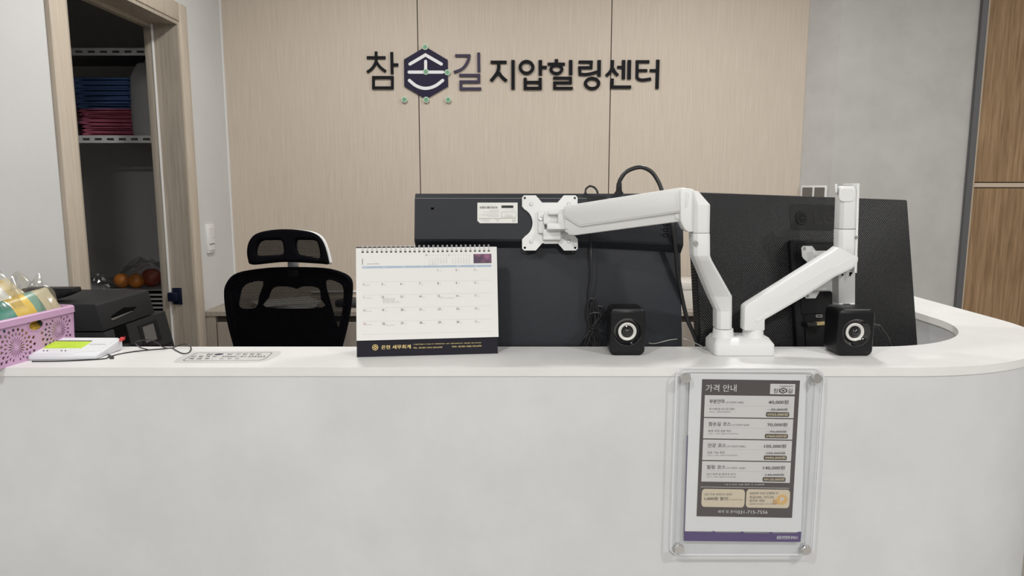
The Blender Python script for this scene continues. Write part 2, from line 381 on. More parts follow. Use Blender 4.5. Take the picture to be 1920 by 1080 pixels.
x0 = XP + 0.030
MB().box(x0, x0 + 0.008, 3.205, 3.235, 0, 2.55).build('edge_strip', wood_edge, wo, smooth=None)
zr0, zr1 = aty(1860, 351, 3.21).z, aty(1860, 343, 3.21).z
MB().box(x0 + 0.008, 3.1, 3.209, 3.235, zr0, zr1).build('rail', wood_edge, wo, smooth=None)
MB().box(x0 + 0.012, 2.70, 3.213, 3.235, zr1 + 0.004, 2.54, bev=0.001, seg=1).build('panel', wood_oak, wo, smooth=None)
MB().box(x0 + 0.012, 2.70, 3.213, 3.235, 0.02, zr0 - 0.004, bev=0.001, seg=1).build('panel', wood_oak, wo, smooth=None)
# switch on the return
ang = math.atan2(SP[1][1] - SP[0][1], SP[1][0] - SP[0][0])
zs = aty(1515, 348, 3.27).z
Ms = Matrix.Translation((1.3815, 3.2725, zs - 0.06)) @ Matrix.Rotation(ang, 4, 'Z')
sw = thing('light_switch', 'white plate with two dark square rockers on the plaster return', 'switch', Ms)
MB().box(-0.062, 0.062, -0.009, 0.0, -0.06, 0.06, bev=0.003).build('plate', white_sw, sw)
for s in (-1, 1): MB().box(s * 0.029 - 0.024, s * 0.029 + 0.024, -0.012, -0.006, -0.05, 0.052, bev=0.001, seg=1).build('rocker', mat('rocker_grey', (0.13, 0.12, 0.105), 0.5), sw)
# door frame in the left wall
dr = thing('door_1', 'pale wood door frame of the dark closet', None, kind='structure')
xc0, xc1 = XW - 0.002, XW + 0.014
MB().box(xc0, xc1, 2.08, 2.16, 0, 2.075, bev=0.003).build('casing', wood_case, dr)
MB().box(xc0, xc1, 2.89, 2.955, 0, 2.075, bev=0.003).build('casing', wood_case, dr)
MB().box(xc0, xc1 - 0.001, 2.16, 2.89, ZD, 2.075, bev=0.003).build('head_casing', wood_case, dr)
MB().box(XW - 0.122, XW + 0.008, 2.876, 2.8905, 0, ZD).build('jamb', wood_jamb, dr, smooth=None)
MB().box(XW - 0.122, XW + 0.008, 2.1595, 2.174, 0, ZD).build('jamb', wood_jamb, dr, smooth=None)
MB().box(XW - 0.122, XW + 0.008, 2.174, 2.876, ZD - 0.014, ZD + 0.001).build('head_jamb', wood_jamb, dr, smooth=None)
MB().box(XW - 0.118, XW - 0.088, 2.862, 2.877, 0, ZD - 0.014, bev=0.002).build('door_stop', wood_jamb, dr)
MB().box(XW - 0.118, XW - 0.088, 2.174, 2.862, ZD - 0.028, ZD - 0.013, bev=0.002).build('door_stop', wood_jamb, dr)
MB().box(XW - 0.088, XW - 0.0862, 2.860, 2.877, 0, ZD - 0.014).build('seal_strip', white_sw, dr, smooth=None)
zk0, zk1 = aty(318, 571, 2.87).z, aty(318, 540, 2.87).z
st = MB().box(XW - 0.080, XW - 0.042, 2.872, 2.877, zk0, zk1, bev=0.001).build('strike_plate', blue_strike, dr)
MB().box(XW - 0.090, XW - 0.054, 2.850, 2.873, zk0 + 0.017, zk1 - 0.017, bev=0.002).build('strike_box', blue_strike, st)
# closet shell
cl = MB().box(-2.9, XW - 0.12, 3.50, 3.6, 0, 2.55).box(-2.9, -2.8, 1.3, 3.5, 0, 2.55).box(-2.9, XW - 0.12, 1.2, 1.3, 0, 2.55)
struct(cl.build('wall_closet', dark_wallp, smooth=None), 'grey closet walls in the dark')

# ================================================================== RECEPTION COUNTER
ZC = 1.05
OC, RO = (0.715, 1.675), 0.456
IC, RI = (0.72, 1.69), 0.306
def path(cx, cy, r, x_start, y_end, n=28, off=0.0):
    r = r + off; p = [(x_start, cy - r)]
    p += [(cx + r * math.sin(R(90 * k / n)), cy - r * math.cos(R(90 * k / n))) for k in range(n + 1)]
    return p + [(cx + r, y_end)]
XS, YE = XW + 0.001, 2.75
def band(po, pi, z0, z1):
    t = bmesh.new(); n = len(po)
    V = [[t.verts.new((p[0], p[1], z)) for p in pp] for pp in (po, pi) for z in (z0, z1)]   # o0 o1 i0 i1
    for k in range(n - 1):
        t.faces.new((V[0][k], V[0][k + 1], V[1][k + 1], V[1][k])); t.faces.new((V[2][k + 1], V[2][k], V[3][k], V[3][k + 1]))
        t.faces.new((V[1][k], V[1][k + 1], V[3][k + 1], V[3][k])); t.faces.new((V[0][k + 1], V[0][k], V[2][k], V[2][k + 1]))
    for k in (0, n - 1): t.faces.new((V[0][k], V[1][k], V[3][k], V[2][k]))
    bmesh.ops.recalc_face_normals(t, faces=t.faces); return t
ld = MB(); ld.merge(band(path(*OC, RO, XS, YE), path(*IC, RI, XS, YE), ZC - 0.016, ZC))
tag(ld.build('counter_ledge', ledge_m, smooth=40), 'white stone ledge running along the top of the curved reception counter', 'countertop')
rc = thing('reception_counter', 'pale plastered reception counter with a rounded right end', 'counter', Matrix.Translation((0, 1.3, 0)))
def cpart(name, m, a, b, z0, z1):
    mb = MB(); mb.merge(band(a, b, z0, z1), Matrix.Translation((0, -1.3, 0))); return mb.build(name, m, rc, smooth=40)
cpart('front_panel', plaster, path(*OC, RO, XS, YE, off=-0.0015), path(*OC, RO, XS, YE, off=-0.025), 0.06, ZC - 0.016)
cpart('inner_panel', mat('counter_inner', (0.50, 0.51, 0.52), 0.6), path(*IC, RI, XS, YE, off=0.022), path(*IC, RI, XS, YE, off=0.006), 0.06, ZC - 0.016)
cpart('kick_plinth', grey_metal, path(*OC, RO, XS, YE, off=-0.05), path(*OC, RO, XS, YE, off=-0.07), 0.0, 0.06)
cpart('desk_surface', mat('desk_white', (0.62, 0.62, 0.61), 0.5), path(*IC, RI, XS, YE, off=0.006), path(*IC, RI - 0.29, XS, YE, off=-0.01), 0.72, 0.745)

# ================================================================== BACK CABINET
YF, ZT = 2.965, 0.842
cb = thing('storage_cabinet', 'low grey wood storage cabinet along the back wall', 'cabinet', Matrix.Translation((0, 3.15, 0)))
def cbox(name, m, x0, x1, y0, y1, z0, z1, bev=0.0, par=None):
    return MB().box(x0, x1, y0 - 3.15, y1 - 3.15, z0, z1, bev=bev, seg=1).build(name, m, par or cb, smooth=None)
cbox('top_board', wood_cab, XW + 0.001, 1.33, YF, 3.329, ZT - 0.02, ZT, 0.001)
cbox('body', wood_cab, XW + 0.001, 1.33, YF + 0.03, 3.325, 0.05, ZT - 0.05)
cbox('plinth', seam_m, XW + 0.03, 1.30, YF + 0.05, 3.32, 0, 0.05)
cbox('handle_recess', seam_m, XW + 0.05, 1.33, YF + 0.028, 3.3, ZT - 0.05, ZT - 0.02)
cbox('side_filler', wood_cab, XW + 0.001, XW + 0.05, YF + 0.004, YF + 0.03, 0.05, ZT - 0.021)
n = 6; wdt = (1.33 - (XW + 0.054)) / n
for i in range(n): cbox('cabinet_door', wood_cab, XW + 0.054 + i * wdt, XW + 0.054 + (i + 1) * wdt - 0.004, YF + 0.006, YF + 0.03, 0.055, ZT - 0.048, 0.001)
# things on the cabinet
a = aty(1281, 585, 3.0); b = aty(1330, 535, 3.0)
bx = thing('paper_box', 'white cardboard box on the cabinet between the two monitors', 'box', Matrix.Translation((0.79, 3.08, ZT)))
MB().box(-0.09, 0.16, -0.06, 0.12, 0, 0.115, bev=0.003).build('body', mat('card_white', (0.60, 0.57, 0.52), 0.7), bx)
MB().box(-0.093, 0.163, -0.063, 0.123, 0.085, 0.118, bev=0.003).build('lid', mat('card_white2', (0.62, 0.59, 0.54), 0.7), bx)
MB().box(0.055, 0.08, -0.066, -0.0625, 0.03, 0.034).build('slot', seam_m, bx, smooth=None)
for i, (x, y, rz, sx, sz, lab, c) in enumerate((( -1.00, 3.10, 20, 0.13, 0.022, 'pale papers lying on the cabinet behind the chair', (0.55, 0.54, 0.50)), (-0.70, 3.12, -15, 0.07, 0.03, 'dark zipped pouch lying on the cabinet behind the chair', (0.03, 0.03, 0.03)))):
    p = thing('paper_pile' if i == 0 else 'pouch', lab, 'papers' if i == 0 else 'pouch', Matrix.Translation((x, y, ZT)) @ Matrix.Rotation(R(rz), 4, 'Z'))
    if i == 0:
        for k in range(4): MB().box(-sx, sx, -0.09, 0.09, k * 0.006, k * 0.006 + 0.0055, M=Matrix.Rotation(R(k * 7 - 9), 4, 'Z'), bev=0.001, seg=1).build('sheet_bundle', mat('papers', c, 0.7), p)
    else:
        MB().box(-sx, sx, -0.06, 0.06, 0, sz, bev=0.012, seg=3).build('body', mat('pouch', c, 0.6), p)
        MB().box(-sx * 0.8, sx * 0.8, -0.002, 0.002, sz - 0.001, sz + 0.003).build('zip', chrome, p)
tag(MB().tube([(-0.95, 3.324, 0.872), (-0.8, 3.324, 0.875), (-0.6, 3.324, 0.874), (-0.3, 3.324, 0.87)], 0.0045, 8).build('wall_cable', white_p), 'white cable running along the wood wall above the cabinet', 'cable')

# ================================================================== LEFT WALL SWITCH
p0, p1 = atx(385, 476, XW), atx(399.5, 419, XW)
sw = thing('light_switch', 'tall white wall switch beside the closet door', 'switch', Matrix.Translation((XW, (p0.y + p1.y) / 2, (p0.z + p1.z) / 2)))
hy, hz = 0.036, 0.062
MB().box(-0.001, 0.010, -hy, hy, -hz, hz, bev=0.003).build('plate', white_sw, sw)
MB().box(0.009, 0.014, -hy + 0.012, hy - 0.012, -hz + 0.04, hz - 0.012, bev=0.001, seg=1).build('rocker', white_sw, sw)
MB().box(0.009, 0.0135, -hy + 0.012, hy - 0.012, -hz + 0.012, -hz + 0.036, bev=0.001, seg=1).build('rocker', white_sw, sw)
MB().box(0.013, 0.0145, 0.012, 0.018, 0.0, 0.006).build('indicator', ink_grey, sw)
MB().box(0.009, 0.0142, -hy + 0.012, hy - 0.012, -hz + 0.036, -hz + 0.039).build('groove', ink_grey, sw)

# ================================================================== WALL SIGN
YS = 3.329
sg = thing('wall_sign', 'dark raised lettering with purple hexagon emblem on the wood wall', 'sign', Matrix.Translation((0, YS, 1.85)))
def Z7(p): q = aty(660 + p[0] / 6.75, 60 + p[1] / 6.75, YS); return (q.x, q.z - 1.85)
def Z8(p): q = aty(910 + p[0] / 5.647, 90 + p[1] / 5.647, YS); return (q.x, q.z - 1.85)
def letter(name, m, Z, strokes, rings=(), th=0.008, rnd=False, par=None, y=0.0):
    mb = MB()
    for ks, s in enumerate(strokes):
        th_ = th + 0.00025 * ks
        if s[0] == 'poly': lp = [[Z(p) for p in s[1]]]
        else: lp = [[Z(p) for p in stroke(s[0], s[1], rnd, len(s) > 2 and s[2])]]
        mb.addmesh(shape(lp, th_, 0, y - th_ / 2))
    th_ = th + 0.00025 * len(strokes)
    for cx, cy, rx, ry, wd in rings:
        mb.addmesh(shape([[Z(p) for p in ell(cx, cy, rx + wd / 2, ry + wd / 2)], [Z(p) for p in ell(cx, cy, rx - wd / 2, ry - wd / 2)]], th_, 0, y - th_ / 2))
    return mb.build(name, m, par or sg, smooth=None)
letter('letter', sign_black, Z7, [([(307, 250), (307, 330)], 34), ([(190, 326), (427, 326)], 34), ([(308, 330), (305, 375), (282, 430), (245, 475), (195, 510)], 33, True),
    ([(309, 375), (345, 430), (390, 472), (430, 500)], 33, True), ([(505, 257), (510, 533)], 36), ([(510, 417), (588, 417)], 34),
    ([(258, 577), (530, 577)], 34), ([(513, 560), (513, 725)], 34), ([(530, 708), (258, 708)], 34), ([(275, 725), (275, 560)], 34)])
hx = letter('hexagon_emblem', hex_m, Z7, [('poly', [(932, 190), (1212, 355), (1216, 690), (940, 850), (664, 690), (660, 352)])])
letter('emblem_stroke', sign_white, Z7, [([(738, 410), (933, 295), (1133, 410)], 40)], th=0.002, rnd=True, par=hx, y=-0.008)
letter('emblem_stroke', sign_white, Z7, [([(935, 375), (935, 510)], 38)], th=0.0018, rnd=True, par=hx, y=-0.008)
letter('emblem_stroke', sign_white, Z7, [([(727, 512), (1150, 512)], 40)], th=0.002, rnd=True, par=hx, y=-0.008)
letter('emblem_stroke', sign_white, Z7, [([(730, 617), (800, 675), (870, 707), (937, 717), (1010, 705), (1080, 672), (1150, 617)], 40, True)], th=0.002, rnd=True, par=hx, y=-0.008)
for cx, cy in ((929, 195), (938, 508), (1209, 515), (667, 858), (942, 860), (1219, 860)):
    d = letter('emblem_dot', green_dot, Z7, [('poly', ell(cx, cy, 27))], th=0.012)
    letter('dot_rim', green_rim, Z7, [('poly', ell(cx, cy, 37))], th=0.0112, par=d)
letter('letter', sign_purple, Z7, [([(1307, 301), (1499, 301)], 34), ([(1482, 285), (1475, 350), (1440, 420), (1385, 475), (1290, 512)], 33, True), ([(1603, 263), (1606, 507)], 34),
    ([(1357, 549), (1605, 549), (1605, 631), (1378, 631), (1378, 720), (1635, 720)], 34)])
letter('letter', sign_black, Z8, [([(57, 152), (225, 152)], 32), ([(140, 155), (140, 220), (120, 275), (60, 352)], 35, True), ([(143, 262), (172, 305), (225, 352)], 35, True), ([(293, 130), (293, 440)], 36)])
letter('letter', sign_black, Z8, [([(582, 130), (582, 292)], 36), ([(582, 207), (650, 207)], 32), ([(422, 317), (422, 440)], 34), ([(580, 317), (580, 443)], 34), ([(424, 365), (580, 365)], 30), ([(405, 428), (597, 428)], 32)], [(436, 207, 67, 62, 33)])
letter('letter', sign_black, Z8, [([(752, 120), (752, 165)], 34), ([(660, 172), (842, 172)], 30), ([(903, 130), (903, 287)], 36), ([(718, 320), (902, 320), (902, 370), (733, 370), (733, 427), (925, 427)], 29)], [(752, 228, 58, 44, 32)])
letter('letter', sign_black, Z8, [([(987, 150), (1122, 150), (1118, 210), (998, 210), (1001, 278)], 30), ([(988, 279), (1060, 281), (1120, 272), (1190, 252)], 30, True), ([(1205, 130), (1203, 303)], 36)], [(1129, 377, 70, 54, 33)])
letter('letter', sign_black, Z8, [([(1345, 130), (1340, 210), (1318, 256), (1278, 298)], 34, True), ([(1345, 215), (1372, 262), (1403, 293)], 33, True), ([(1395, 205), (1455, 205)], 28), ([(1463, 130), (1460, 332)], 35), ([(1524, 130), (1520, 332)], 37), ([(1342, 325), (1340, 415), (1541, 415)], 32)])
letter('letter', sign_black, Z8, [([(1735, 147), (1606, 147), (1604, 325)], 31), ([(1604, 322), (1640, 339), (1690, 338), (1752, 328)], 31, True), ([(1610, 240), (1712, 240)], 28), ([(1740, 240), (1815, 240)], 28), ([(1825, 127), (1815, 433)], 35)])

# ================================================================== PRICE BOARD ON THE COUNTER FRONT
YB = OC[1] - RO + 0.0015
F = Frame((0.42, YB, 0.87))
pb = thing('price_board', 'clear acrylic price board fixed with chrome standoffs to the counter front', 'sign', F.M)
def bl(u, v, off): return F.at(u, v, off)
ZA = -0.014
tl, br = bl(1270, 690, ZA), bl(1525, 1041, ZA); x0b, x1b, z1b, z0b = bl(1263, 860, ZA)[0], bl(1535, 860, ZA)[0], tl[1], br[1]
link('acrylic_sheet', shape([rrect(x0b, z0b, x1b, z1b, 0.016)], 0.003, 0.0005, ZA + 0.0015), acrylic, pb, smooth=35)
link('polished_edge', shape([rrect(x0b - 0.0004, z0b - 0.0004, x1b + 0.0004, z1b + 0.0004, 0.0164), rrect(x0b + 0.0007, z0b + 0.0007, x1b - 0.0007, z1b - 0.0007, 0.0155)], 0.0032, 0, ZA + 0.0015), mat('acrylic_edge', (0.74, 0.76, 0.78), 0.3), pb)
for (u, v) in ((1285, 708), (1531, 709), (1511, 1030), (1273, 1028)):
    x, z = bl(u, v, ZA)
    s = MB().lathe([(0, -0.0195), (0.0078, -0.0195), (0.009, -0.018), (0.009, -0.0145), (0.0055, -0.0145), (0.0055, 0.0)], 24, Matrix.Translation((x, 0, z))).build('standoff', chrome, pb)
YP = -0.006                                   # paper plane
def P(u, v, k=0): return bl(u, v, YP - 0.0002 * k)
def pq(name, m, u0, v0, u1, v1, k, par, rad=0.0, quad=None):
    if quad: lp = [P(*q, k) for q in quad]
    else:
        a = P(u0, v1, k); b = P(u1, v0, k); lp = rrect(a[0], a[1], b[0], b[1], rad) if rad else [(a[0], a[1]), (b[0], a[1]), (b[0], b[1]), (a[0], b[1])]
    mb = MB(); mb.addmesh(shape([lp], 0.0001, 0, YP - 0.0002 * k)); return mb.build(name, m, par, smooth=None)
xp0, xp1 = P(1292, 700)[0], P(1508, 850)[0]
back = pq('paper_sheet', paper_w, 0, 0, 0, 0, 0, pb, quad=[(1283, 996), (1294, 700), (1512, 702), (1502, 998)])
pq('purple_band', purple_m, 0, 0, 0, 0, 1, back, quad=[(1282, 1014), (1282.5, 996), (1292, 997), (1334, 998), (1338, 995), (1342, 998.5), (1388, 999), (1392, 996), (1396, 999.5), (1441, 1000), (1446, 997), (1450, 1000), (1492, 1000), (1497, 997), (1502.5, 997), (1501, 1016)])
pq('edge_line', purple_m, 0, 0, 0, 0, 1, back, quad=[(1282.3, 1000), (1288.6, 816), (1290.2, 816), (1283.9, 1000)])
mn = pq('price_sheet', menu_brown, 0, 0, 0, 0, 2, pb, quad=[(1306, 968), (1316.5, 711), (1500, 713.5), (1485, 971)])
MQ = [(1316.5, 711), (1500, 713.5), (1306, 968), (1485, 971)]
def G(s, t, k=3):                               # s,t in 0..1 across the price sheet -> pixel
    u = (MQ[0][0] * (1 - s) + MQ[1][0] * s) * (1 - t) + (MQ[2][0] * (1 - s) + MQ[3][0] * s) * t
    v = (MQ[0][1] * (1 - s) + MQ[1][1] * s) * (1 - t) + (MQ[2][1] * (1 - s) + MQ[3][1] * s) * t
    return (u, v)
def rg(name, m, s0, t0, s1, t1, k, rad=0):
    if rad:
        loop = [G(s, t) for s, t in [(x, y) for x, y in rr_st(s0, t0, s1, t1, rad)]]
    else: loop = [G(s0, t0), G(s1, t0), G(s1, t1), G(s0, t1)]
    return pq(name, m, 0, 0, 0, 0, k, mn, quad=loop)
def rr_st(s0, t0, s1, t1, r): return rrect(s0, t0, s1, t1, r)
def tx(body, s0, t0, s1, t1, bold=0.0):
    a = P(*G(s0, t1), 6); b = P(*G(s1, t0), 6); return (body, a[0], a[1], b[0], b[1], bold)
# layout measured in the 886x1080 close-up: price sheet spans x 212..718 (top), y 115..832
def T(y): return (y - 115) / 717.0
whites, blacks, smalls, golds, cream = [], [], [], [], []
whites.append(tx('가격 안내', 0.04, T(140), 0.355, T(180), 0.006))
rows = [('부분안마', '(수기안마 30분)', '40,000원', '목·어깨 등 단시간 안마', '서비스 : 족욕(10분내외)', '35,000원', '₩35,000원', 0.165, 0.36, 198, 312),
        ('참손길 코스', '(수기안마 60분)', '70,000원', '통증 부위 집중 해소', '서비스 : 족욕, 약돌(각각10분내외)', '70,000원', '₩60,000원', 0.24, 0.43, 318, 424),
        ('건강 코스', '(수기안마 90분)', '105,000원', '순환 기능 향상', '서비스 : 족욕, 약돌(각각10분내외)', '105,000원', '₩90,000원', 0.20, 0.40, 430, 537),
        ('힐링 코스', '(수기안마 120분)', '140,000원', '전신 회복 및 항상성 유지', '서비스 : 족욕, 약돌(각각10분내외)', '140,000원', '₩120,000원', 0.205, 0.41, 543, 650)]
for i, (nm, sub, pr_, d1, d2, old, new, e1, e2, ya, yb) in enumerate(rows):
    rg('price_panel', menu_paper, 0.035, T(ya), 0.955, T(yb), 3)
    ym = ya + (yb - ya) * 0.46
    rg('divider', ink_lite, 0.07, T(ym), 0.92, T(ym + 1.5), 4)
    f = lambda r: T(ya + (yb - ya) * r)
    blacks.append(tx(nm, 0.085, f(0.17), 0.075 + e1, f(0.38), 0.004)); smalls.append(tx(sub, 0.085 + e1, f(0.26), 0.075 + e2, f(0.38), 0.0))
    blacks.append(tx(pr_, 0.69 - 0.02 * (i > 1), f(0.17), 0.895, f(0.38), 0.006))
    smalls.append(tx(d1, 0.085, f(0.56), 0.085 + (0.26, 0.24, 0.18, 0.30)[i], f(0.68), 0.0)); smalls.append(tx(d2, 0.085, f(0.72), 0.085 + (0.22, 0.31, 0.31, 0.31)[i], f(0.80)))
    blacks.append(tx(old, 0.72 - 0.02 * (i > 1), f(0.54), 0.89, f(0.68), 0.004)); rg('strike_line', ink_grey, 0.68, f(0.62), 0.88, f(0.63), 7)
    rg('price_badge', menu_badge, 0.67, f(0.73), 0.91, f(0.95), 4, rad=0.012)
    golds.append(tx(new, 0.685, f(0.77), 0.895, f(0.91), 0.004))
cream.append(tx('* 추가 안마 10분 연장 시 12,000원', 0.27, T(656), 0.69, T(668)))
rg('white_line', menu_paper, 0.03, T(677), 0.955, T(679), 3)
rg('cream_panel', menu_cream, 0.045, T(688), 0.495, T(782), 3, rad=0.03); rg('cream_panel', menu_cream, 0.51, T(686), 0.965, T(782), 3, rad=0.03)
smalls.append(tx('2인 이상 방문시 1인당', 0.075, T(708), 0.36, T(722))); blacks.append(tx('1,000원 할인', 0.075, T(728), 0.32, T(748), 0.004)); smalls.append(tx('(수기안마 손님)', 0.33, T(738), 0.47, T(746)))
smalls.append(tx('30만원 이상 선결제 시', 0.545, T(698), 0.84, T(713))); blacks.append(tx('현금10%, 카드5%', 0.545, T(719), 0.80, T(734), 0.0)); blacks.append(tx('포인트 적립', 0.545, T(738), 0.70, T(752), 0.0)); smalls.append(tx('(결제 분내외 1인 이내)', 0.545, T(757), 0.82, T(767)))
cu, cv = G(0.885, T(738)); cx, cz = P(cu, cv, 4)
MB().addmesh(shape([ell(cx, cz, 0.0098)], 0.0001, 0, YP - 0.0008)).build('coin', coin_m, mn, smooth=None)
MB().addmesh(shape([rrect(cx - 0.017, cz - 0.009, cx - 0.006, cz + 0.0005, 0.002)], 0.0001, 0, YP - 0.0007)).build('coin_shadow', mat('coin_dull', (0.52, 0.32, 0.14), 0.6), mn, smooth=None)
text_mesh([('P', cx - 0.0032, cz - 0.0048, cx + 0.0042, cz + 0.0048, 0.04)], YP - 0.0012).build('printed_text', menu_paper, mn, smooth=None)
cream.append(tx('예약 및 문의', 0.22, T(796), 0.415, T(813), 0.0)); cream.append(tx('031-715-7556', 0.425, T(795), 0.74, T(815), 0.004))
rg('logo_panel', menu_paper, 0.70, T(134), 0.955, T(188), 3)
smalls.append(tx('지압힐링센터', 0.79, T(141), 0.93, T(151), 0.0)); blacks.append(tx('참', 0.735, T(158), 0.785, T(181), 0.0)); blacks.append(tx('길', 0.88, T(158), 0.93, T(181), 0.0))
lx, lz = P(*G(0.833, T(169)), 4)
for k_, (a_, b_) in enumerate(((0.0072, 0.0054), (0.0046, 0.0032), (0.0030, 0.0017))):
    MB().addmesh(shape([[(lx + a_ * c_, lz + b_ * s_) for c_, s_ in ((0, 1), (1, 0.5), (1, -0.5), (0, -1), (-1, -0.5), (-1, 0.5))]], 0.0001, 0, YP - 0.0008 - 0.0001 * k_)).build('logo_mark', (ink, menu_paper, ink)[k_], mn, smooth=None)
yt = YP - 0.0016
text_mesh(whites, yt).build('printed_text', menu_paper, mn, smooth=None); text_mesh(blacks, yt).build('printed_text', ink, mn, smooth=None)
text_mesh(smalls, yt).build('printed_text', mat('ink_dark_grey', (0.09, 0.09, 0.09), 0.7), mn, smooth=None); text_mesh(golds, yt).build('printed_text', mat('menu_gold', (0.78, 0.66, 0.42), 0.6), mn, smooth=None)
text_mesh(cream, yt).build('printed_text', menu_paper, mn, smooth=None)
a, b = P(1456, 1011, 3), P(1496, 1004.5, 3)
text_mesh([('설종선만충현 874211', a[0], a[1], b[0], b[1], 0.01)], YP - 0.0006).build('printed_text', paper_w, back, smooth=None)

# ================================================================== CALENDAR
A0 = atz(669, 670, ZC); B0 = atz(933.6, 663, ZC); yaw = math.atan2(B0.y - A0.y, B0.x - A0.x)
CTI = R(-13)
FC = Frame(A0, yaw, CTI)
H = 0.2055; Wc = 0.2665
cal = thing('desk_calendar', 'white desk calendar on a dark stand showing January', 'calendar', FC.M)
MB().box(0, Wc - 0.002, 0.0005, 0.003, 0, H + 0.0015).build('stand_front', navy_board, cal, smooth=None)
d_l = 2 * H * math.sin(-CTI)
Mb = Matrix.Translation((0, 0, H)) @ Matrix.Rotation(R(16), 4, 'X')
MB().box(0, Wc - 0.002, 0.003, 0.0055, -H * math.cos(CTI) / math.cos(R(3)) + 0.001, 0.0015, M=Mb).build('stand_back', navy_board, cal, smooth=None)
zb = 0.0313
nr = 28; rx = [0.0125 + i * (Wc - 0.0275) / (nr - 1) for i in range(nr)]
hz0 = H - 0.0092
loops = [[(0.0, zb - 0.0005), (Wc, zb + 0.0005), (Wc + 0.0005, H), (0.0, H)]] + [[(x - 0.002, hz0), (x - 0.002, hz0 + 0.0032), (x + 0.002, hz0 + 0.0032), (x + 0.002, hz0)] for x in rx]
pg = link('page', shape(loops, 0.0012, 0, -0.0012), cal_page, cal)
for x in rx:
    mb = MB()
    for dx in (-0.0009, 0.0009):
        pts = [(x + dx, -0.002 + 0.0062 * (1 - math.cos(R(t))) / 2 * 1.0 - 0.0012 * math.sin(R(t)), hz0 + 0.0015 + 0.0145 * math.sin(R(t / 2)) ** 0.8 if t < 180 else hz0 + 0.0015) for t in (0,)]
        arc = [(x + dx, 0.002 - 0.0052 * math.cos(R(t)), hz0 + 0.0075 - 0.0075 * math.cos(R(2 * t)) if False else hz0 + 0.0016 + 0.0125 * math.sin(R(t))) for t in range(0, 181, 20)]
        mb.tube(arc, 0.00045, 6, smooth=False)
    mb.build('binding_ring', mat('ring_metal', (0.55, 0.55, 0.55), 0.5, 0.6), cal)
def cq(name, m, u0, v0, u1, v1, k=1):
    a = FC.at(u0, v1, -0.002); b = FC.at(u1, v0, -0.002)
    return MB().addmesh(shape([[(a[0], a[1]), (b[0], a[1]), (b[0], b[1]), (a[0], b[1])]], 0.0001, 0, -0.0018 - 0.0001 * k)).build(name, m, pg, smooth=None)
def K(x, y): return (650 + x / 4.32, 440 + y / 4.32)        # close-up -> photo pixel
def kl(x, y): return FC.at(*K(x, y), -0.002)
x_l, x_r = kl(128, 500)[0], kl(1178, 500)[0]
za, zc_ = kl(650, 250)[1], kl(650, 267)[1]
MB().addmesh(shape([[(x_l, zc_), (x_r, zc_), (x_r, za), (x_l, za)]], 0.0001, 0, -0.0019)).build('blue_bar', cal_blue, pg, smooth=None)
pa, pc = kl(1028, 232), kl(1172, 155)
MB().addmesh(shape([[(pa[0], pa[1]), (pc[0], pa[1]), (pc[0], pc[1]), (pa[0], pc[1])]], 0.0001, 0, -0.0019)).build('flower_photo', photo_purple(), pg, smooth=None)
rowz = [kl(650, y)[1] for y in (270, 377, 481, 586, 694, 797)]
for z in rowz[1:]:
    MB().addmesh(shape([[(x_l, z), (x_r, z), (x_r, z + 0.0003), (x_l, z + 0.0003)]], 0.0001, 0, -0.0019)).build('ruled_line', ink_lite, pg, smooth=None)
dk, gr, rd, lt, wh = [], [], [], [], []
cwid = (x_r - x_l) / 7.0
day = 1
for r_ in range(5):
    for c_ in range(7):
        if r_ == 0 and c_ < 4: continue
        x = x_l + 0.001 + c_ * cwid; z = rowz[r_] - 0.0022; s = str(day); wd = 0.0026 * len(s)
        (rd if c_ == 0 and day in (25,) else gr if c_ in (0, 6) else dk).append((s, x, z - 0.0040, None, z, 0.0))
        lt.append(('12.%d' % (day % 29 + 1), x + wd + 0.0014, z - 0.0043, x + wd + 0.0044 + 0.005 * (c_ == 0), z - 0.0029)); day += 1
big0, big1 = kl(125, 244), kl(152, 195); gr.append(('1', big0[0], big0[1], None, big1[1], 0.0))
a, b = kl(165, 243), kl(262, 230); lt.append(('January 2026', a[0], a[1], b[0], b[1]))
for x_, s in ((135, 'SUN'), (288, 'MON'), (440, 'TUE'), (588, 'WED'), (738, 'THU'), (886, 'FRI'), (1032, 'SAT')):
    a = kl(x_, 0); wh.append((s, a[0], zc_ + 0.0009, a[0] + 0.0065, za - 0.0009, 0.01))
for x0_, x1_, mlab, first, nd in ((668, 825, '12', 1, 31), (855, 1010, '2', 0, 28)):
    a, b = kl(x0_ - 30, 172), kl(x0_ - 12, 158); dk.append((mlab, a[0], a[1], None, b[1]))
    for d in range(nd):
        col_, row_ = (d + first) % 7, (d + first) // 7
        xx = x0_ + (x1_ - x0_) * col_ / 6.9; yy = 180 + row_ * 14
        p_ = kl(xx, yy + 9); gr.append((str(d + 1), p_[0], p_[1], None, p_[1] + 0.0016))
    for col_ in range(7):
        p_ = kl(x0_ + (x1_ - x0_) * col_ / 6.9, 168); lt.append(('SMTWTFS'[col_], p_[0], p_[1], p_[0] + 0.0018, p_[1] + 0.0012))
for (x_, y_, s, wd) in ((292, 520, '안마 서비스 분내외', 100), (292, 531, '집중 해소 통증', 92), (292, 542, '전신 회복 및 향상 기능', 130), (292, 552, '수기안마 부위 건강 코스', 146), (752, 513, '서비스 안내 예약 문의', 118), (297, 735, '서비스 안내 문의', 92)):
    a, b = kl(x_, y_ + 3), kl(x_ + wd, y_ - 5); lt.append((s, a[0], a[1], b[0], b[1]))
yt = -0.0022
for lst, m_ in ((dk, ink), (gr, ink_grey), (rd, ink_red), (lt, ink_grey), (wh, cal_page)): text_mesh(lst, yt).build('printed_text', m_, pg, smooth=None)
def B(u, v): return FC.at(670 + u / 7.111, 625 + v / 7.111, -0.0002)
gt = []
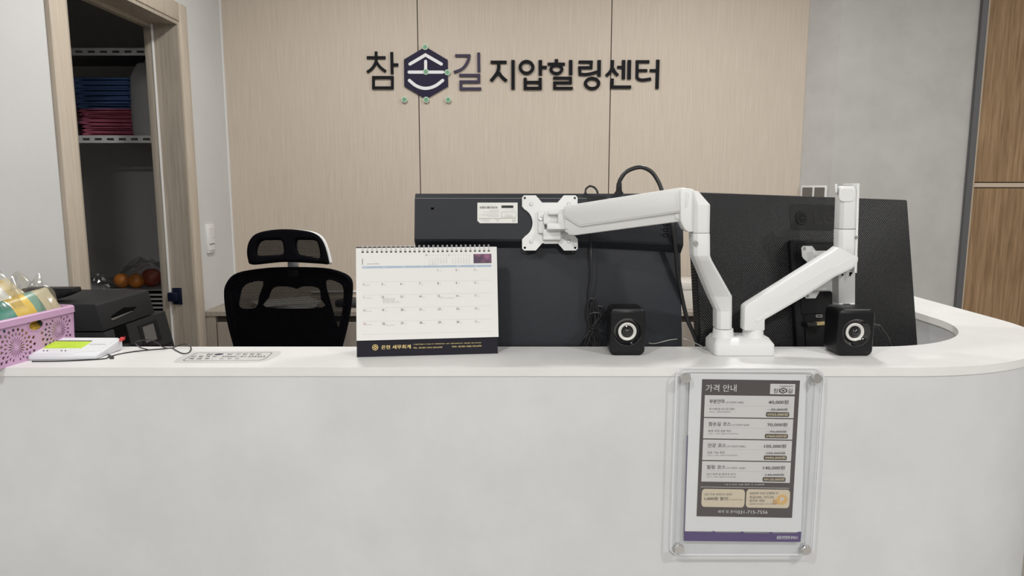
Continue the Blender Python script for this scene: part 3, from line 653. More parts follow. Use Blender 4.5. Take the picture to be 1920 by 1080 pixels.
for s, u0, v0, u1, v1, bo in (('은현 세무회계', 320, 150, 712, 213, 0.004), ('서울특별시 강남구 테헤란로 147, 정지파이스 제2층 제1707호', 745, 119, 1650, 155, 0.0), ('TEL : 02-501-1010, 552-6757', 745, 176, 1135, 206, 0.0), ('FAX : 02-501-1020, 552-6791', 1265, 158, 1655, 190, 0.0)):
    a, b = B(u0, v1), B(u1, v0); gt.append((s, a[0], a[1], b[0], b[1], bo))
text_mesh(gt, -0.0003).build('gold_text', gold, cal, smooth=None)
gx, gz = B(238, 188)
gm = MB(); gm.addmesh(shape([ell(gx, gz, 0.0055), ell(gx, gz, 0.0046)], 0.0001, 0, -0.0002)); gm.addmesh(shape([[(gx - 0.0036, gz), (gx, gz + 0.0036), (gx + 0.0036, gz), (gx, gz - 0.0036)], ell(gx, gz, 0.0016)], 0.0001, 0, -0.0002)); gm.build('gold_logo', gold, cal, smooth=None)

# ================================================================== MONITORS
OL = aty(1031, 418, 1.42); FL = Frame(OL, 0, R(-12))
OR_ = CAM + (Vector((0.6566, 1.4838, 1.1878)) - CAM) * 1.012; FR = Frame(OR_, R(20.36), R(-11.64), R(1.97))
ml = thing('monitor', 'charcoal monitor with white rating label, seen from behind, on the left arm', 'monitor', FL.M)
xl, xr, zt_, zbm = -0.2705, 0.2665, 0.0615, -0.27
MB().box(xl, xr, 0.026, 0.040, zbm, zt_, bev=0.003).build('rear_shell', black_mon, ml)
# thick upper housing with a gently bowed lower lip
def lipz(x): return -0.036 - 0.010 * max(0, (x - 0.02) / 0.25) ** 2
xs = [xl + (xr - xl) * k / 24 for k in range(25)]
secs = []
for x in xs:
    zl = lipz(x); secs.append([(x, 0.030, zt_), (x, 0.012, zt_), (x, 0.006, zt_ - 0.010), (x, 0.0035, zt_ - 0.0115), (x, 0.0035, zl + 0.004), (x, 0.006, zl), (x, 0.028, zl - 0.012), (x, 0.030, zl - 0.012)])
MB().loft(secs).build('rear_housing', black_mon, ml, smooth=25)
MB().box(xl + 0.002, xr - 0.002, 0.0400, 0.0412, zbm + 0.002, zt_ - 0.002).build('screen', black_gl, ml, smooth=None)
MB().box(xl + 0.001, xr - 0.001, 0.0036, 0.0056, zt_ - 0.0118, zt_ - 0.0106).build('seam_line', mat('seam_grey', (0.16, 0.16, 0.17), 0.4), ml, smooth=None)
def ML(u, v, o=0.0035): return FL.at(u, v, o)
la, lb = ML(895, 418.5), ML(970.5, 380)
lbl = link('rating_label', shape([[(la[0], la[1] + 0.005), (la[0] + 0.005, la[1]), (lb[0], la[1]), (lb[0], lb[1]), (la[0], lb[1])]], 0.0003, 0, 0.0033), mat('label_white', (0.74, 0.74, 0.70), 0.5), ml)
def LQ(x, y): return ML(880 + x / 17.45, 370 + y / 17.45, 0.0031)
lk = MB(); random.seed(3)
def lrect(mb, x0, y0, x1, y1): a = LQ(x0, y1); b = LQ(x1, y0); mb.addmesh(shape([[(a[0], a[1]), (b[0], a[1]), (b[0], b[1]), (a[0], b[1])]], 0.0001, 0, 0.0031))
x = 335
while x < 920:
    w_ = random.choice((5, 8, 14)); lrect(lk, x, 300, min(x + w_, 925), 368); x += w_ + random.choice((6, 9, 13))
lrect(lk, 1050, 265, 1440, 350); lrect(lk, 300, 684, 1535, 692); lrect(lk, 1050, 480, 1535, 486); lrect(lk, 1050, 652, 1535, 658); lrect(lk, 1050, 480, 1056, 658); lrect(lk, 1529, 480, 1535, 658)
lk.build('label_print', ink, lbl, smooth=None)
li = []
for x0_, x1_, y0_, y1_, s in ((390, 880, 258, 280, 'S/N 0K3JHTLN700417'), (700, 960, 415, 432, 'COLOR MONITOR'), (640, 960, 440, 456, 'MODEL CODE'), (440, 960, 474, 492, 'LS24 RATING AC 100-240V'), (580, 960, 512, 532, 'TYPE NO. 24'), (320, 960, 556, 576, 'POWER CONSUMPTION 25W MAX 14V'), (430, 960, 592, 612, 'MADE IN VIETNAM 2019'), (610, 960, 626, 644, 'CHASSIS NO.'), (330, 680, 715, 735, 'ELECTRONICS CO LTD'), (420, 660, 755, 785, '1588-3366'), (840, 1010, 712, 730, 'REGISTERED'), (890, 950, 745, 800, 'KC'), (1410, 1510, 725, 805, '回'), (1160, 1530, 400, 420, 'CAUTION RISK OF SHOCK'), (1170, 1420, 560, 580, 'WARNING'), (1170, 1420, 595, 615, 'DO NOT OPEN'), (1170, 1420, 625, 645, 'NO USER PARTS')):
    a = LQ(x0_, y1_); b = LQ(x1_, y0_); li.append((s, a[0], a[1], b[0], b[1]))
cache_text(li)
# the monitor hangs upside down, so every line of print is turned half way round inside its box
tm = MB()
for it in li:
    m1 = text_mesh([it], 0.00305); c0 = Vector(((it[1] + it[3]) / 2, 0, (it[2] + it[4]) / 2))
    for v in m1.b.verts: v.co.x = 2 * c0.x - v.co.x; v.co.z = 2 * c0.z - v.co.z
    me = bpy.data.meshes.new('tmp'); m1.b.to_mesh(me); m1.b.free(); tm.addmesh(me)
tm.build('label_print', ink_grey, lbl, smooth=None)
a, b = ML(808, 393), ML(813.5, 389); MB().box(a[0], b[0], 0.003, 0.006, a[1], b[1]).build('lock_slot', prn_dark, ml, smooth=None)
pi_ = MB()
for vv in (420, 431, 441):
    a = ML(1244, vv + 4); b = ML(1252, vv - 3)
    pi_.addmesh(shape([[(a[0], a[1]), (b[0], a[1]), (b[0], b[1]), (a[0], b[1])], [(a[0] + 0.001, a[1] + 0.001), (b[0] - 0.001, a[1] + 0.001), (b[0] - 0.001, b[1] - 0.001), (a[0] + 0.001, b[1] - 0.001)]], 0.0004, 0, 0.0034))
    c = ML(1238, vv); pi_.box(c[0], a[0], 0.0032, 0.0036, c[1] - 0.0004, c[1] + 0.0006)
pi_.build('port_icon', prn_dark, ml, smooth=None)
MB().box(0.075, 0.115, 0.002, 0.006, 0.03, 0.054, bev=0.0005).build('port_block', black_p, ml)

mr = thing('monitor', 'black dot-textured monitor turned aside on the right arm, seen from behind', 'monitor', FR.M)
qx0, qx1, qz0, qz1 = -0.2965, 0.289, -0.172, 0.1695
MB().box(qx0, qx1, 0.030, 0.055, qz0, qz1, bev=0.004).build('rear_shell', dot_m, mr)
MB().box(qx0 + 0.003, qx1 - 0.003, 0.055, 0.0565, qz0 + 0.003, qz1 - 0.003).build('screen', black_gl, mr, smooth=None)
def MR(u, v, o=0.0295): return FR.at(u, v, o)
a = MR(1482, 450, 0.02)
hs = MB().box(a[0], a[0] + 0.155, 0.0195, 0.031, -0.165, a[1], bev=0.004).build('mount_housing', black_sat, mr)
MB().box(a[0] + 0.016, a[0] + 0.15, 0.0185, 0.0205, -0.10 + 0.01, a[1] - 0.008, bev=0.002).build('mount_recess', black_p, mr)
pt = MB().box(a[0] + 0.022, a[0] + 0.14, 0.0175, 0.0197, -0.163, -0.088, bev=0.002).build('port_panel', black_p, mr)
ua, ub = FR.at(1530, 595, 0.0165), FR.at(1541, 590, 0.0165)
MB().addmesh(shape([rrect(ua[0], ua[1], ub[0], ub[1], 0.0008), rrect(ua[0] + 0.001, ua[1] + 0.001, ub[0] - 0.001, ub[1] - 0.001, 0.0005)], 0.002, 0, 0.0168)).build('usb_port', chrome, pt)
cc = MR(1502, 409); rr_ = 0.0155
em = MB(); em.addmesh(shape([ell(cc[0], cc[1], rr_)], 0.0016, 0.0003, 0.0294)); lo = em.build('logo_disc', black_p, mr)
em = MB(); em.addmesh(shape([ell(cc[0], cc[1], rr_ * 0.86), ell(cc[0], cc[1], rr_ * 0.74)], 0.0006, 0, 0.0283)); em.box(cc[0] - 0.001, cc[0] + 0.001, 0.0280, 0.0288, cc[1] - 0.006, cc[1] + 0.007); em.box(cc[0] - 0.001, cc[0] + 0.006, 0.0280, 0.0288, cc[1] - 0.006, cc[1] - 0.004); em.box(cc[0] + 0.001, cc[0] + rr_ * 0.8, 0.0280, 0.0288, cc[1] - 0.001, cc[1] + 0.001)
em.build('logo_face', black_gl, lo)
a, b = MR(1528, 421), MR(1563, 396); text_mesh([('LG', a[0], a[1], b[0], b[1], 0.02)], 0.0294).build('logo_letters', black_gl, mr, smooth=None)
lgp = MR(1483, 430), MR(1566, 385)
MB().addmesh(shape([rrect(lgp[0][0], lgp[0][1], lgp[1][0] + 0.01, lgp[1][1], 0.01)], 0.0006, 0, 0.0299)).build('logo_field', mat('logo_field_black', (0.013, 0.013, 0.014), 0.42, spec=0.4), mr)

# ================================================================== DUAL MONITOR ARM
arm = thing('dual_monitor_arm', 'white dual monitor arm standing on the counter ledge', 'monitor arm', Matrix.Translation((0.42, 1.34, ZC)))
AO = Vector((0.42, 1.34, ZC))
def A_(p): return Vector(p) - AO
xb0, xb1 = atz(1339, 666, ZC).x, atz(1452, 667, ZC).x; yb0, yb1 = 1.304, 1.376
def rr3(x0, y0, x1, y1, z, r=0.008): return [A_((p[0], p[1], z)) for p in rrect(x0, y0, x1, y1, r, 4)]
MB().loft([rr3(xb0, yb0, xb1, yb1, ZC + 0.0005), rr3(xb0 - 0.001, yb0 - 0.001, xb1 + 0.001, yb1 + 0.001, ZC + 0.003), rr3(xb0 - 0.001, yb0, xb1 + 0.0, yb1 + 0.001, ZC + 0.021), rr3(xb0 + 0.006, yb0 + 0.012, xb1 - 0.006, yb1 - 0.004, ZC + 0.031)]).build('base', white_arm, arm, smooth=40)
def ring(cx, cy, rx_, ry_, z, n=24): return [A_((cx + rx_ * math.cos(2 * math.pi * k / n), cy + ry_ * math.sin(2 * math.pi * k / n), z)) for k in range(n)]
yl = 1.340
def px(u, v, y): return aty(u, v, y)
Lc = px(1355.5, 625, yl); Rc = px(1411.5, 625, yl)
for c in (Lc, Rc):
    MB().loft([ring(c.x, yl, 0.0215, 0.024, ZC + 0.029), ring(c.x, yl, 0.0195, 0.0215, ZC + 0.036), ring(c.x, yl, 0.0185, 0.0205, ZC + 0.0465)]).build('socket', white_arm, arm, smooth=50)
def sec(ul, ur, v, yf, dep, c=0.006):
    """octagonal section: left/right pixel at height v, front plane yf, depth dep"""
    b = px(ur, v, yf); x0, x1, z = px(ul, v, yf + dep - c).x, b.x, px(ul, v, yf).z
    return [A_(p) for p in ((x0 + c, yf, z), (x1 - c, yf, z), (x1, yf + c, z), (x1, yf + dep - c, z), (x1 - c, yf + dep, z), (x0 + c, yf + dep, z), (x0, yf + dep - c, z), (x0, yf + c, z))]
# left lower link: rises towards the viewer's left and forward
MB().loft([sec(1336, 1374, 618, 1.320, 0.040), sec(1336, 1374.5, 584, 1.320, 0.040), sec(1323, 1374.5, 556, 1.308, 0.042), sec(1295, 1337, 489, 1.250, 0.046), sec(1291.5, 1333.5, 480, 1.245, 0.046), sec(1291, 1333, 438, 1.243, 0.046)], bev=0.0012).build('lower_link', white_arm, arm, smooth=30)
MB().loft([sec(1292, 1332.5, 437.5, 1.244, 0.044), sec(1291.5, 1332.5, 435.5, 1.243, 0.046), sec(1291.5, 1333.5, 384, 1.243, 0.048), sec(1293, 1310, 358, 1.250, 0.020, 0.003)], bev=0.0012).build('elbow_cap', white_arm, arm, smooth=30)
kn = [(1275, 355), (1296, 353), (1304, 357), (1306, 380), (1304, 434), (1292, 436), (1284, 431), (1279, 421), (1276, 414)]
fk = [A_(px(u, v, 1.252)) for u, v in kn]
MB().prism(fk, [q + Vector((0.0, 0.034, 0)) for q in fk], 0.003).build('knuckle', white_arm, arm, smooth=32)
def screw(u, v, y, r=0.0042, fr=None, par=None):
    p = A_(px(u, v, y))
    return MB().lathe([(0, -0.0012), (r * 0.8, -0.0012), (r, -0.0004), (r, 0.002)], 16, Matrix.Translation(p)).box(p.x - r * 0.6, p.x + r * 0.6, p.y - 0.0014, p.y - 0.001, p.z - r * 0.12, p.z + r * 0.12).box(p.x - r * 0.12, p.x + r * 0.12, p.y - 0.0014, p.y - 0.001, p.z - r * 0.6, p.z + r * 0.6).build('screw', zinc, par or arm)
screw(1304.5, 456, 1.2425)
# left upper (spring) arm: polygons on an oblique plane running from elbow to monitor
def yo(u): return 1.252 + (1292 - u) / 235.0 * 0.125
def slab(name, poly, t0, t1, bev, m=white_arm):
    fr = [A_(px(u, v, yo(u) + t0)) for u, v in poly]; bk = [A_(px(u, v, yo(u) + t0) + Vector((0.3, 0.83, 0)).normalized() * (t1 - t0)) for u, v in poly]
    return MB().prism(fr, bk, bev).build(name, m, arm, smooth=32)
slab('spring_arm_body', [(1057, 398), (1058, 427), (1060, 435), (1066, 440.5), (1078, 441.5), (1272, 416), (1289, 411), (1291, 362), (1284, 352)], 0.004, 0.040, 0.003)
slab('spring_arm_cover', [(1056, 386), (1056, 407), (1086, 426), (1277, 398.5), (1290, 393), (1292.5, 361), (1286, 353), (1276, 351.5)], -0.003, 0.037, 0.004)
slab('cover_face', [(1059, 390), (1059, 405), (1087.5, 421.5), (1277, 395), (1286, 391), (1287.5, 362), (1283, 357), (1276, 356)], -0.0045, 0.0, 0.0012)
for u, v, r in ((1063, 433, 0.0046), (1272.5, 405.5, 0.0062)): 
    p = A_(px(u, v, yo(u) + 0.0035)); MB().lathe([(0, -0.0015), (r * 0.75, -0.0015), (r, 0), (r, 0.004)], 20, Matrix.Translation(p)).build('pivot_pin', chrome if u < 1100 else white_arm, arm)
# head joint and VESA plates
def vesa(FRM, name, cx=0.0, cz=0.0):
    g = thing('tmp', None, None); bpy.data.objects.remove(g)
    s = 0.0555; q = 0.031; d = 0.041
    lp = [(-s + 0.004, s), (-s, s - 0.004), (-s, q + 0.002)] + [(-s - 0.010 + 0.031 * math.cos(R(t)), 0.031 * math.sin(R(t))) for t in range(62, -63, -12)] + [(-s, -q - 0.002), (-s, -s + 0.004), (-s + 0.004, -s), (-q + 0.003, -s), (-0.0155, -d), (0.0155, -d), (q - 0.003, -s), (s - 0.004, -s), (s, -s + 0.004), (s, -q - 0.002)] + [(s + 0.010 - 0.031 * math.cos(R(t)), 0.031 * math.sin(R(t))) for t in range(-62, 63, 12)] + [(s, q + 0.002), (s, s - 0.004), (s - 0.004, s), (q - 0.003, s), (0.0155, d), (-0.0155, d), (-q + 0.003, s)]
    return lp
def plate(FRM, screws, holes):
    lp = [vesa(FRM, '')] + [ell(x, z, 0.0024, None, 14) for x, z in holes]
    me = shape(lp, 0.0026, 0.0005, 0.0); Mloc = Matrix.Translation(-AO) @ FRM.M
    o = link('vesa_plate', me, white_arm, arm, Mloc, smooth=35)
    for x, z in screws:
        MB().lathe([(0, -0.0032), (0.0030, -0.0030), (0.0036, -0.0022), (0.0036, 0.004)], 16, Matrix.Translation((x, 0, z))).box(x - 0.002, x + 0.002, -0.0034, -0.003, z - 0.0004, z + 0.0004).box(x - 0.0004, x + 0.0004, -0.0034, -0.003, z - 0.002, z + 0.002).build('screw', zinc, o)
    return o, Mloc
c50 = [(sx * 0.05, sz * 0.05) for sx in (-1, 1) for sz in (-1, 1)]; c37 = [(sx * 0.0375, sz * 0.0375) for sx in (-1, 1) for sz in (-1, 1)]
vl, MLl = plate(FL, c37, c50)
vr, MLr = plate(FR, c50, c37)
def LB(u, v, o): return FL.at(u, v, o)
def fbox(FRM, par_o, name, u0, v0, u1, v1, y0, y1, bev=0.0015, m=white_arm):
    a = FRM.at(u0, v1, y0); b = FRM.at(u1, v0, y0); return MB().box(a[0], b[0], y0, y1, a[1], b[1], bev=bev).build(name, m, arm, Matrix.Translation(-AO) @ FRM.M)
hd = fbox(FL, None, 'tilt_bracket', 1009, 395, 1021, 437, -0.010, -0.001)
fbox(FL, None, 'tilt_block', 1018, 429, 1052, 450, -0.014, -0.001, 0.003)
fbox(FL, None, 'tilt_barrel', 1019, 400, 1049, 420, -0.022, -0.001, 0.003)
fbox(FL, None, 'fork', 1028, 392, 1060, 402, -0.034, -0.008, 0.002)
fbox(FL, None, 'fork', 1026, 418, 1060, 430, -0.034, -0.008, 0.002)
fbox(FL, None, 'fork', 1046, 400, 1060, 420, -0.034, -0.008, 0.002)
fbox(FL, None, 'latch', 1010, 407, 1017, 414, -0.0125, -0.009, 0.0008, chrome)
fbox(FL, None, 'tab', 1020, 450, 1046, 457, -0.004, -0.001, 0.001)
# right lower link and vertical post
pl_ = [(1391, 618), (1430, 618), (1430, 597), (1436, 594), (1500, 557), (1560, 518), (1594, 502), (1603, 490), (1604, 480), (1566, 462), (1556, 470), (1536, 482), (1397, 569), (1392, 574)]
def yr(u): return 1.318 + (u - 1410) / 190.0 * 0.045
fr = [A_(px(u, v, yr(u) + 0.014)) - Vector((0, 0.014, 0)) for u, v in pl_]; bk = [p + Vector((0.0, 0.028, 0)) for p in fr]
MB().prism(fr, bk, 0.0035).build('lower_link', white_arm, arm, smooth=32)
cvp = [(1413, 603), (1427, 596), (1440, 588), (1500, 553), (1555, 517), (1591, 499), (1600, 487), (1600, 479), (1585, 484), (1562, 499), (1551, 499), (1440, 565), (1438, 581), (1412, 597)]
fr = [A_(px(u, v, yr(u) + 0.012)) - Vector((0, 0.0132, 0)) for u, v in cvp]; bk = [q + Vector((0, 0.005, 0)) for q in fr]
MB().prism(fr, bk, 0.0006, 1).build('link_cover', white_arm, arm, smooth=32)
MB().lathe([(0, -0.003), (0.003, -0.003), (0.0035, 0), (0.0035, 0.004)], 14, Matrix.Translation(A_(px(1390.5, 601, 1.34))) @ Matrix.Rotation(R(-90), 4, 'Z')).build('knob', chrome, arm)
yp = 1.358
MB().loft([sec(1566, 1606, 480, yp + 0.004, 0.032), sec(1562.5, 1606, 466, yp, 0.034), sec(1563, 1607, 430.5, yp, 0.034)], bev=0.001).build('post', white_arm, arm, smooth=32)
MB().loft([sec(1563.5, 1607, 429.5, yp, 0.034), sec(1565.5, 1609, 372, yp, 0.034), sec(1566, 1609.5, 356, yp + 0.003, 0.031), sec(1569, 1607, 349, yp + 0.012, 0.020)], bev=0.001).build('post_cap', white_arm, arm, smooth=40)
a = A_(px(1588, 357, yp - 0.001))
MB().addmesh(shape([rrect(a.x - 0.0145, a.z - 0.021, a.x + 0.0165, a.z + 0.004, 0.009)], 0.003, 0.0008, a.y + 0.0005)).build('cap_face', white_arm, arm, smooth=40)
a = px(1569, 352, yp - 0.001); b = px(1565.5, 352, yp)
for u0, u1, vt, vb, yy in ((1566, 1570, 345, 362, yp + 0.006), (1607, 1612, 344, 512, yp + 0.004)):
    a, b = px(u0, vb, yy), px(u1, vt, yy); a2 = px(u0 - (4 if u0 > 1600 else 0), vb, yy)
    f4 = [A_(q) for q in (px(u0, vt, yy), px(u1, vt, yy), px(u1 - (5 if u0 > 1600 else 0), vb, yy), px(u0 - (5 if u0 > 1600 else 0), vb, yy))]
    MB().prism(f4, [q + Vector((0.012, 0.085 if u0 > 1600 else 0.03, 0)) for q in f4], 0.001).build('spring_arm_cover', white_arm, arm, smooth=32)
screw(1606.5, 445, yp + 0.002, 0.003)
# upper arm of the right side running away towards the monitor
f4 = [A_(px(u, v, yp + 0.045)) for u, v in ((1584, 354), (1606, 354), (1604, 505), (1586, 490))]
MB().prism(f4, [q + Vector((0.004, 0.035, -0.01)) for q in f4], 0.002).build('spring_arm_body', white_arm, arm, smooth=32)
f4 = [A_(px(u, v, 1.412)) for u, v in ((1572, 500), (1604, 484), (1603.5, 574), (1572.5, 571))]
MB().prism(f4, [q + Vector((0, 0.030, 0)) for q in f4], 0.0012).build('joint_housing', mat('grey_zinc', (0.50, 0.50, 0.49), 0.4, 0.2), arm, smooth=32)
f4 = [A_(px(u, v, 1.4105)) for u, v in ((1573, 569), (1603, 568), (1603, 576), (1573, 575))]
MB().prism(f4, [q + Vector((0, 0.030, 0)) for q in f4], 0.001).build('joint_cap', white_arm, arm, smooth=32)
for u0, u1, v0, v1 in ((1592.5, 1598.5, 511, 514), (1592.5, 1595, 513, 517), (1579, 1581, 514.5, 517), (1581, 1594, 540 + 0.5, 543)):
    if v0 > 530: v0, v1 = 540.8 + 0, 541.5
for u0, u1, v0, v1 in ((1593.5, 1598.5, 510.5, 514), (1593.5, 1596, 513.5, 517.5), (1579, 1581.5, 514, 517), (1581, 1594, 569.5, 573)):
    a, b = A_(px(u0, v1, 1.4095)), A_(px(u1, v0, 1.4095)); MB().box(a.x, b.x, a.y, a.y + 0.003, a.z, b.z).build('slot', prn_dark, arm, smooth=None)
fbox(FR, None, 'tilt_block', 1530, 470, 1562, 545, -0.020, -0.001, 0.003)
fbox(FR, None, 'tilt_barrel', 1533, 475, 1556, 482, -0.030, -0.001, 0.003)
a = FR.w((0.0, -0.02, 0.0)); q0 = A_((a.x, a.y, a.z)); 
MB().tube([q0 + Vector((0.0, 0.012, 0)), A_(px(1585, 530, 1.43))], 0.012, 12, smooth=False).build('joint_pin', white_arm, arm, smooth=40)

# ================================================================== SPEAKERS
def speaker(u0, u1, vb, vt, lab, yaw_=0.0):
    bl_, br_ = atz(u0, vb, ZC), atz(u1, vb, ZC); wd = br_.x - bl_.x; ht = aty((u0 + u1) / 2, vt, bl_.y).z - ZC
    sp = thing('speaker', lab, 'speaker', Matrix.Translation(((bl_.x + br_.x) / 2, bl_.y, ZC)) @ Matrix.Rotation(yaw_, 4, 'Z'), 'small computer speakers on the ledge')
    h = wd / 2; d = 0.062; cz = ht * 0.50; ro = 0.0262
    # rounded box: loft of rounded rectangles from front to back, with a round front recess
    def sec_(s, y, r): return [(p[0], y, p[1]) for p in rrect(-h * s, ht / 2 - ht / 2 * s + 0.0, h * s, ht / 2 + ht / 2 * s, r, 6)]
    mb = MB(); outer = [sec_(0.93, 0.0, 0.010), sec_(0.985, 0.002, 0.011), sec_(1.0, 0.006, 0.011), sec_(1.0, d * 0.8, 0.011), sec_(0.95, d, 0.010)]
    mb.loft(outer[0:], cap=False); n = len(outer[0]); t = bmesh.new()
    mb2 = MB(); mb2.addmesh(shape([[(p[0], p[2]) for p in outer[0]], ell(0, cz, ro, None, 32)], 0.0, 0, 0.0)); me = bpy.data.meshes.new('t'); mb2.b.to_mesh(me); mb2.b.free(); mb.addmesh(me)
    mb.b.faces.new([mb.b.verts.new(p) for p in outer[-1]])
    bmesh.ops.remove_doubles(mb.b, verts=mb.b.verts, dist=1e-5); bmesh.ops.recalc_face_normals(mb.b, faces=mb.b.faces)
    mb.build('cabinet', black_sat, sp, smooth=40)
    Mz = Matrix.Translation((0, 0, cz))
    MB().lathe([(ro + 0.0008, -0.0006), (ro - 0.0005, -0.0008), (0.0205, 0.006), (0.0180, 0.0075), (0.0, 0.0078)], 40, Mz).build('funnel', black_gl, sp)
    MB().lathe([(0.0170, 0.0078), (0.0172, 0.0045), (0.0155, 0.0036), (0.0118, 0.0055), (0.0110, 0.0078)], 40, Mz).build('cone_ring', cone_white, sp)
    MB().lathe([(0.0116, 0.0062), (0.0112, 0.0053), (0.0098, 0.0048), (0.0092, 0.0056), (0.0086, 0.0026), (0.0070, 0.0002), (0.0048, -0.0014), (0.0022, -0.0023), (0, -0.0025)], 32, Mz).build('dust_cap', black_gl, sp)
    for s in (-1, 1):
        for yy in (0.012, d - 0.014): MB().box(s * h * 0.6 - 0.005, s * h * 0.6 + 0.005, yy - 0.005, yy + 0.005, -0.0001, 0.0012).build('rubber_foot', black_rub, sp)
    return sp
speaker(1143, 1209, 667, 578, 'small black speaker with white ring, nearer the calendar')
speaker(1568.5, 1636, 668, 579, 'small black speaker with white ring, beside the dotted monitor')
tag(MB().tube([atz(1206, 646, ZC) + Vector((0, 0, 0.008)), atz(1225, 648, ZC) + Vector((0, 0, 0.004)), atz(1258, 648, ZC) + Vector((0, 0, 0.012)), atz(1284, 646, ZC) + Vector((0, 0, 0.011)), atz(1306, 650, ZC) + Vector((0, 0, 0.006)), atz(1330, 660, ZC) + Vector((0, 0.01, 0.0015))], 0.001, 7).build('speaker_wire', mat('wire_grey', (0.35, 0.34, 0.32), 0.4)), 'thin grey wire from the speaker to the arm base', 'cable')

# ================================================================== CABLES
def wl_(pts): return [px(*p) for p in pts]
hc = thing('video_cable', 'thick black video cable arching over the left monitor', 'cable', Matrix.Translation(px(1160, 365, 1.45)))
ho = px(1160, 365, 1.45)
def rel(L_, o): return [p - o for p in L_]
MB().tube(rel(wl_([(1160, 346, 1.452), (1164, 335, 1.452), (1176, 321, 1.452), (1200, 313.5, 1.45), (1220, 321, 1.45), (1233, 338, 1.448), (1242, 360, 1.44), (1252, 395, 1.425), (1261, 425, 1.412), (1267, 470, 1.41), (1272, 520, 1.412), (1286, 590, 1.412), (1300, 625, 1.412), (1311, 655, 1.412), (1316, 680, 1.415)]), ho), 0.0042, 12).build('cord', black_rub, hc)
pgm = MB(); a = px(1160, 373, 1.452) - ho; b = px(1160, 346, 1.452) - ho
pgm.loft([[Vector((a.x + sx * r_, a.y + sy * 0.006, z)) for sx, sy in ((-1, -1), (1, -1), (1, 1), (-1, 1))] for r_, z in ((0.0098, a.z - 0.004), (0.0095, a.z + 0.009), (0.0078, a.z + 0.0135), (0.0055, a.z + 0.016), (0.0046, b.z + 0.003))], bev=0.001).build('plug', black_p, hc)
pc_ = thing('power_cord', 'thin black power cord with a tied bundle behind the left monitor arm', 'cable', Matrix.Translation(px(1105, 600, 1.395)))
po = px(1105, 600, 1.395)
MB().tube(rel(wl_([(1097.5, 362, 1.452), (1099, 354, 1.455), (1106, 349, 1.455), (1115, 352, 1.455), (1120.5, 362, 1.45), (1119, 380, 1.43), (1112, 400, 1.425), (1108.5, 440, 1.42), (1108, 470, 1.405), (1109.5, 510, 1.40), (1105, 545, 1.398), (1104, 575, 1.396), (1104, 610, 1.394), (1099, 640, 1.394)]), po), 0.0021, 10).build('cord', black_rub, pc_)
a = px(1097.5, 380, 1.452) - po
MB().loft([[Vector((a.x + sx * r_, a.y + sy * r_, z)) for sx, sy in ((-1, -1), (1, -1), (1, 1), (-1, 1))] for r_, z in ((0.005, a.z - 0.004), (0.0048, a.z + 0.010), (0.0035, a.z + 0.014), (0.003, a.z + 0.020))], bev=0.001).build('plug', black_p, pc_)
random.seed(5)
for k, (ua, va, ub, vb_, uc, vc) in enumerate(((1102, 565, 1123, 585, 1106, 660), (1100, 575, 1118, 565, 1112, 662), (1110, 580, 1133, 578, 1101, 664), (1104, 590, 1128, 590, 1095, 658), (1107, 572, 1116, 600, 1117, 660))):
    y_ = 1.391 + 0.0022 * (k % 3)
    MB().tube(rel(wl_([(1110 + k - 3, 616, y_), (ua, (va + 612) / 2, y_), (ua + 2, va, y_), ((ua + ub) / 2, min(va, vb_) - 4, y_), (ub, vb_, y_), ((ub + 1114) / 2, 602, y_), (1112 + k - 2, 616, y_), (uc + 9, 640, y_), (uc, vc, y_), (uc - 10, 648, y_), (1106 + k, 618, y_)]), po), 0.0018, 8).build('coil', black_rub, pc_)
MB().tube(rel(wl_([(1103, 614, 1.388), (1112, 616, 1.386), (1122, 617, 1.389), (1130, 621, 1.388), (1133, 624, 1.39)]), po), 0.0009, 6).build('twist_tie', black_gl, pc_)
tag(MB().tube([FR.w((0.06, 0.018, -0.13)), px(1640, 610, 1.46), px(1652, 618, 1.46), px(1662, 632, 1.46), px(1667, 650, 1.46), px(1668, 690, 1.47)], 0.0042, 10).build('monitor_cable', black_rub), 'black cable dropping beside the right speaker behind the ledge', 'cable')
vp = thing('connector_plug', 'black plug with gold contacts in the back of the dotted monitor', 'plug', FR.M)
a, b = FR.at(1512, 613, 0.008), FR.at(1530, 604, 0.008)
MB().box(a[0], b[0], 0.004, 0.016, a[1], b[1], bev=0.002).build('body', black_rub, vp)
MB().box(b[0] - 0.002, b[0] + 0.022, 0.006, 0.014, a[1] + 0.002, b[1] + 0.001, bev=0.001).build('contacts', gold_plug, vp)

# ================================================================== OFFICE CHAIR
YC = 2.35
FCx = Frame(aty(540, 580, YC), 0, R(-6))
ch = thing('office_chair', 'black mesh office chair with headrest behind the counter', 'chair', Matrix.Translation((aty(540, 580, YC).x, YC + 0.25, 0)))
CM = ch.matrix_world.inverted() @ FCx.M
def CP(x, y): return FCx.at(360 + x / 3.6, 400 + y / 3.6)
def sm(loop, k=4): return [(p.x, p.y) for p in spline([Vector((q[0], q[1], 0)) for q in loop], True, k)]
back_o = sm([CP(*p) for p in ((212, 560), (228, 470), (300, 402), (480, 370), (650, 362), (880, 368), (1000, 395), (1062, 432), (1080, 490), (1070, 620), (1050, 740), (1012, 895), (960, 1090), (640, 1130), (330, 1090), (275, 895), (235, 740))])
def inset(loop, d):
    cx = sum(p[0] for p in loop) / len(loop); cz = sum(p[1] for p in loop) / len(loop)
    return [(cx + (p[0] - cx) * (1 - d), cz + (p[1] - cz) * (1 - d)) for p in loop]
link('back_frame', shape([back_o, inset(back_o, 0.07)], 0.03, 0.009, 0.012), black_fab, ch, CM, smooth=40)
link('back_mesh', shape([inset(back_o, 0.05)], 0.002, 0, 0.0), mesh_m, ch, CM)
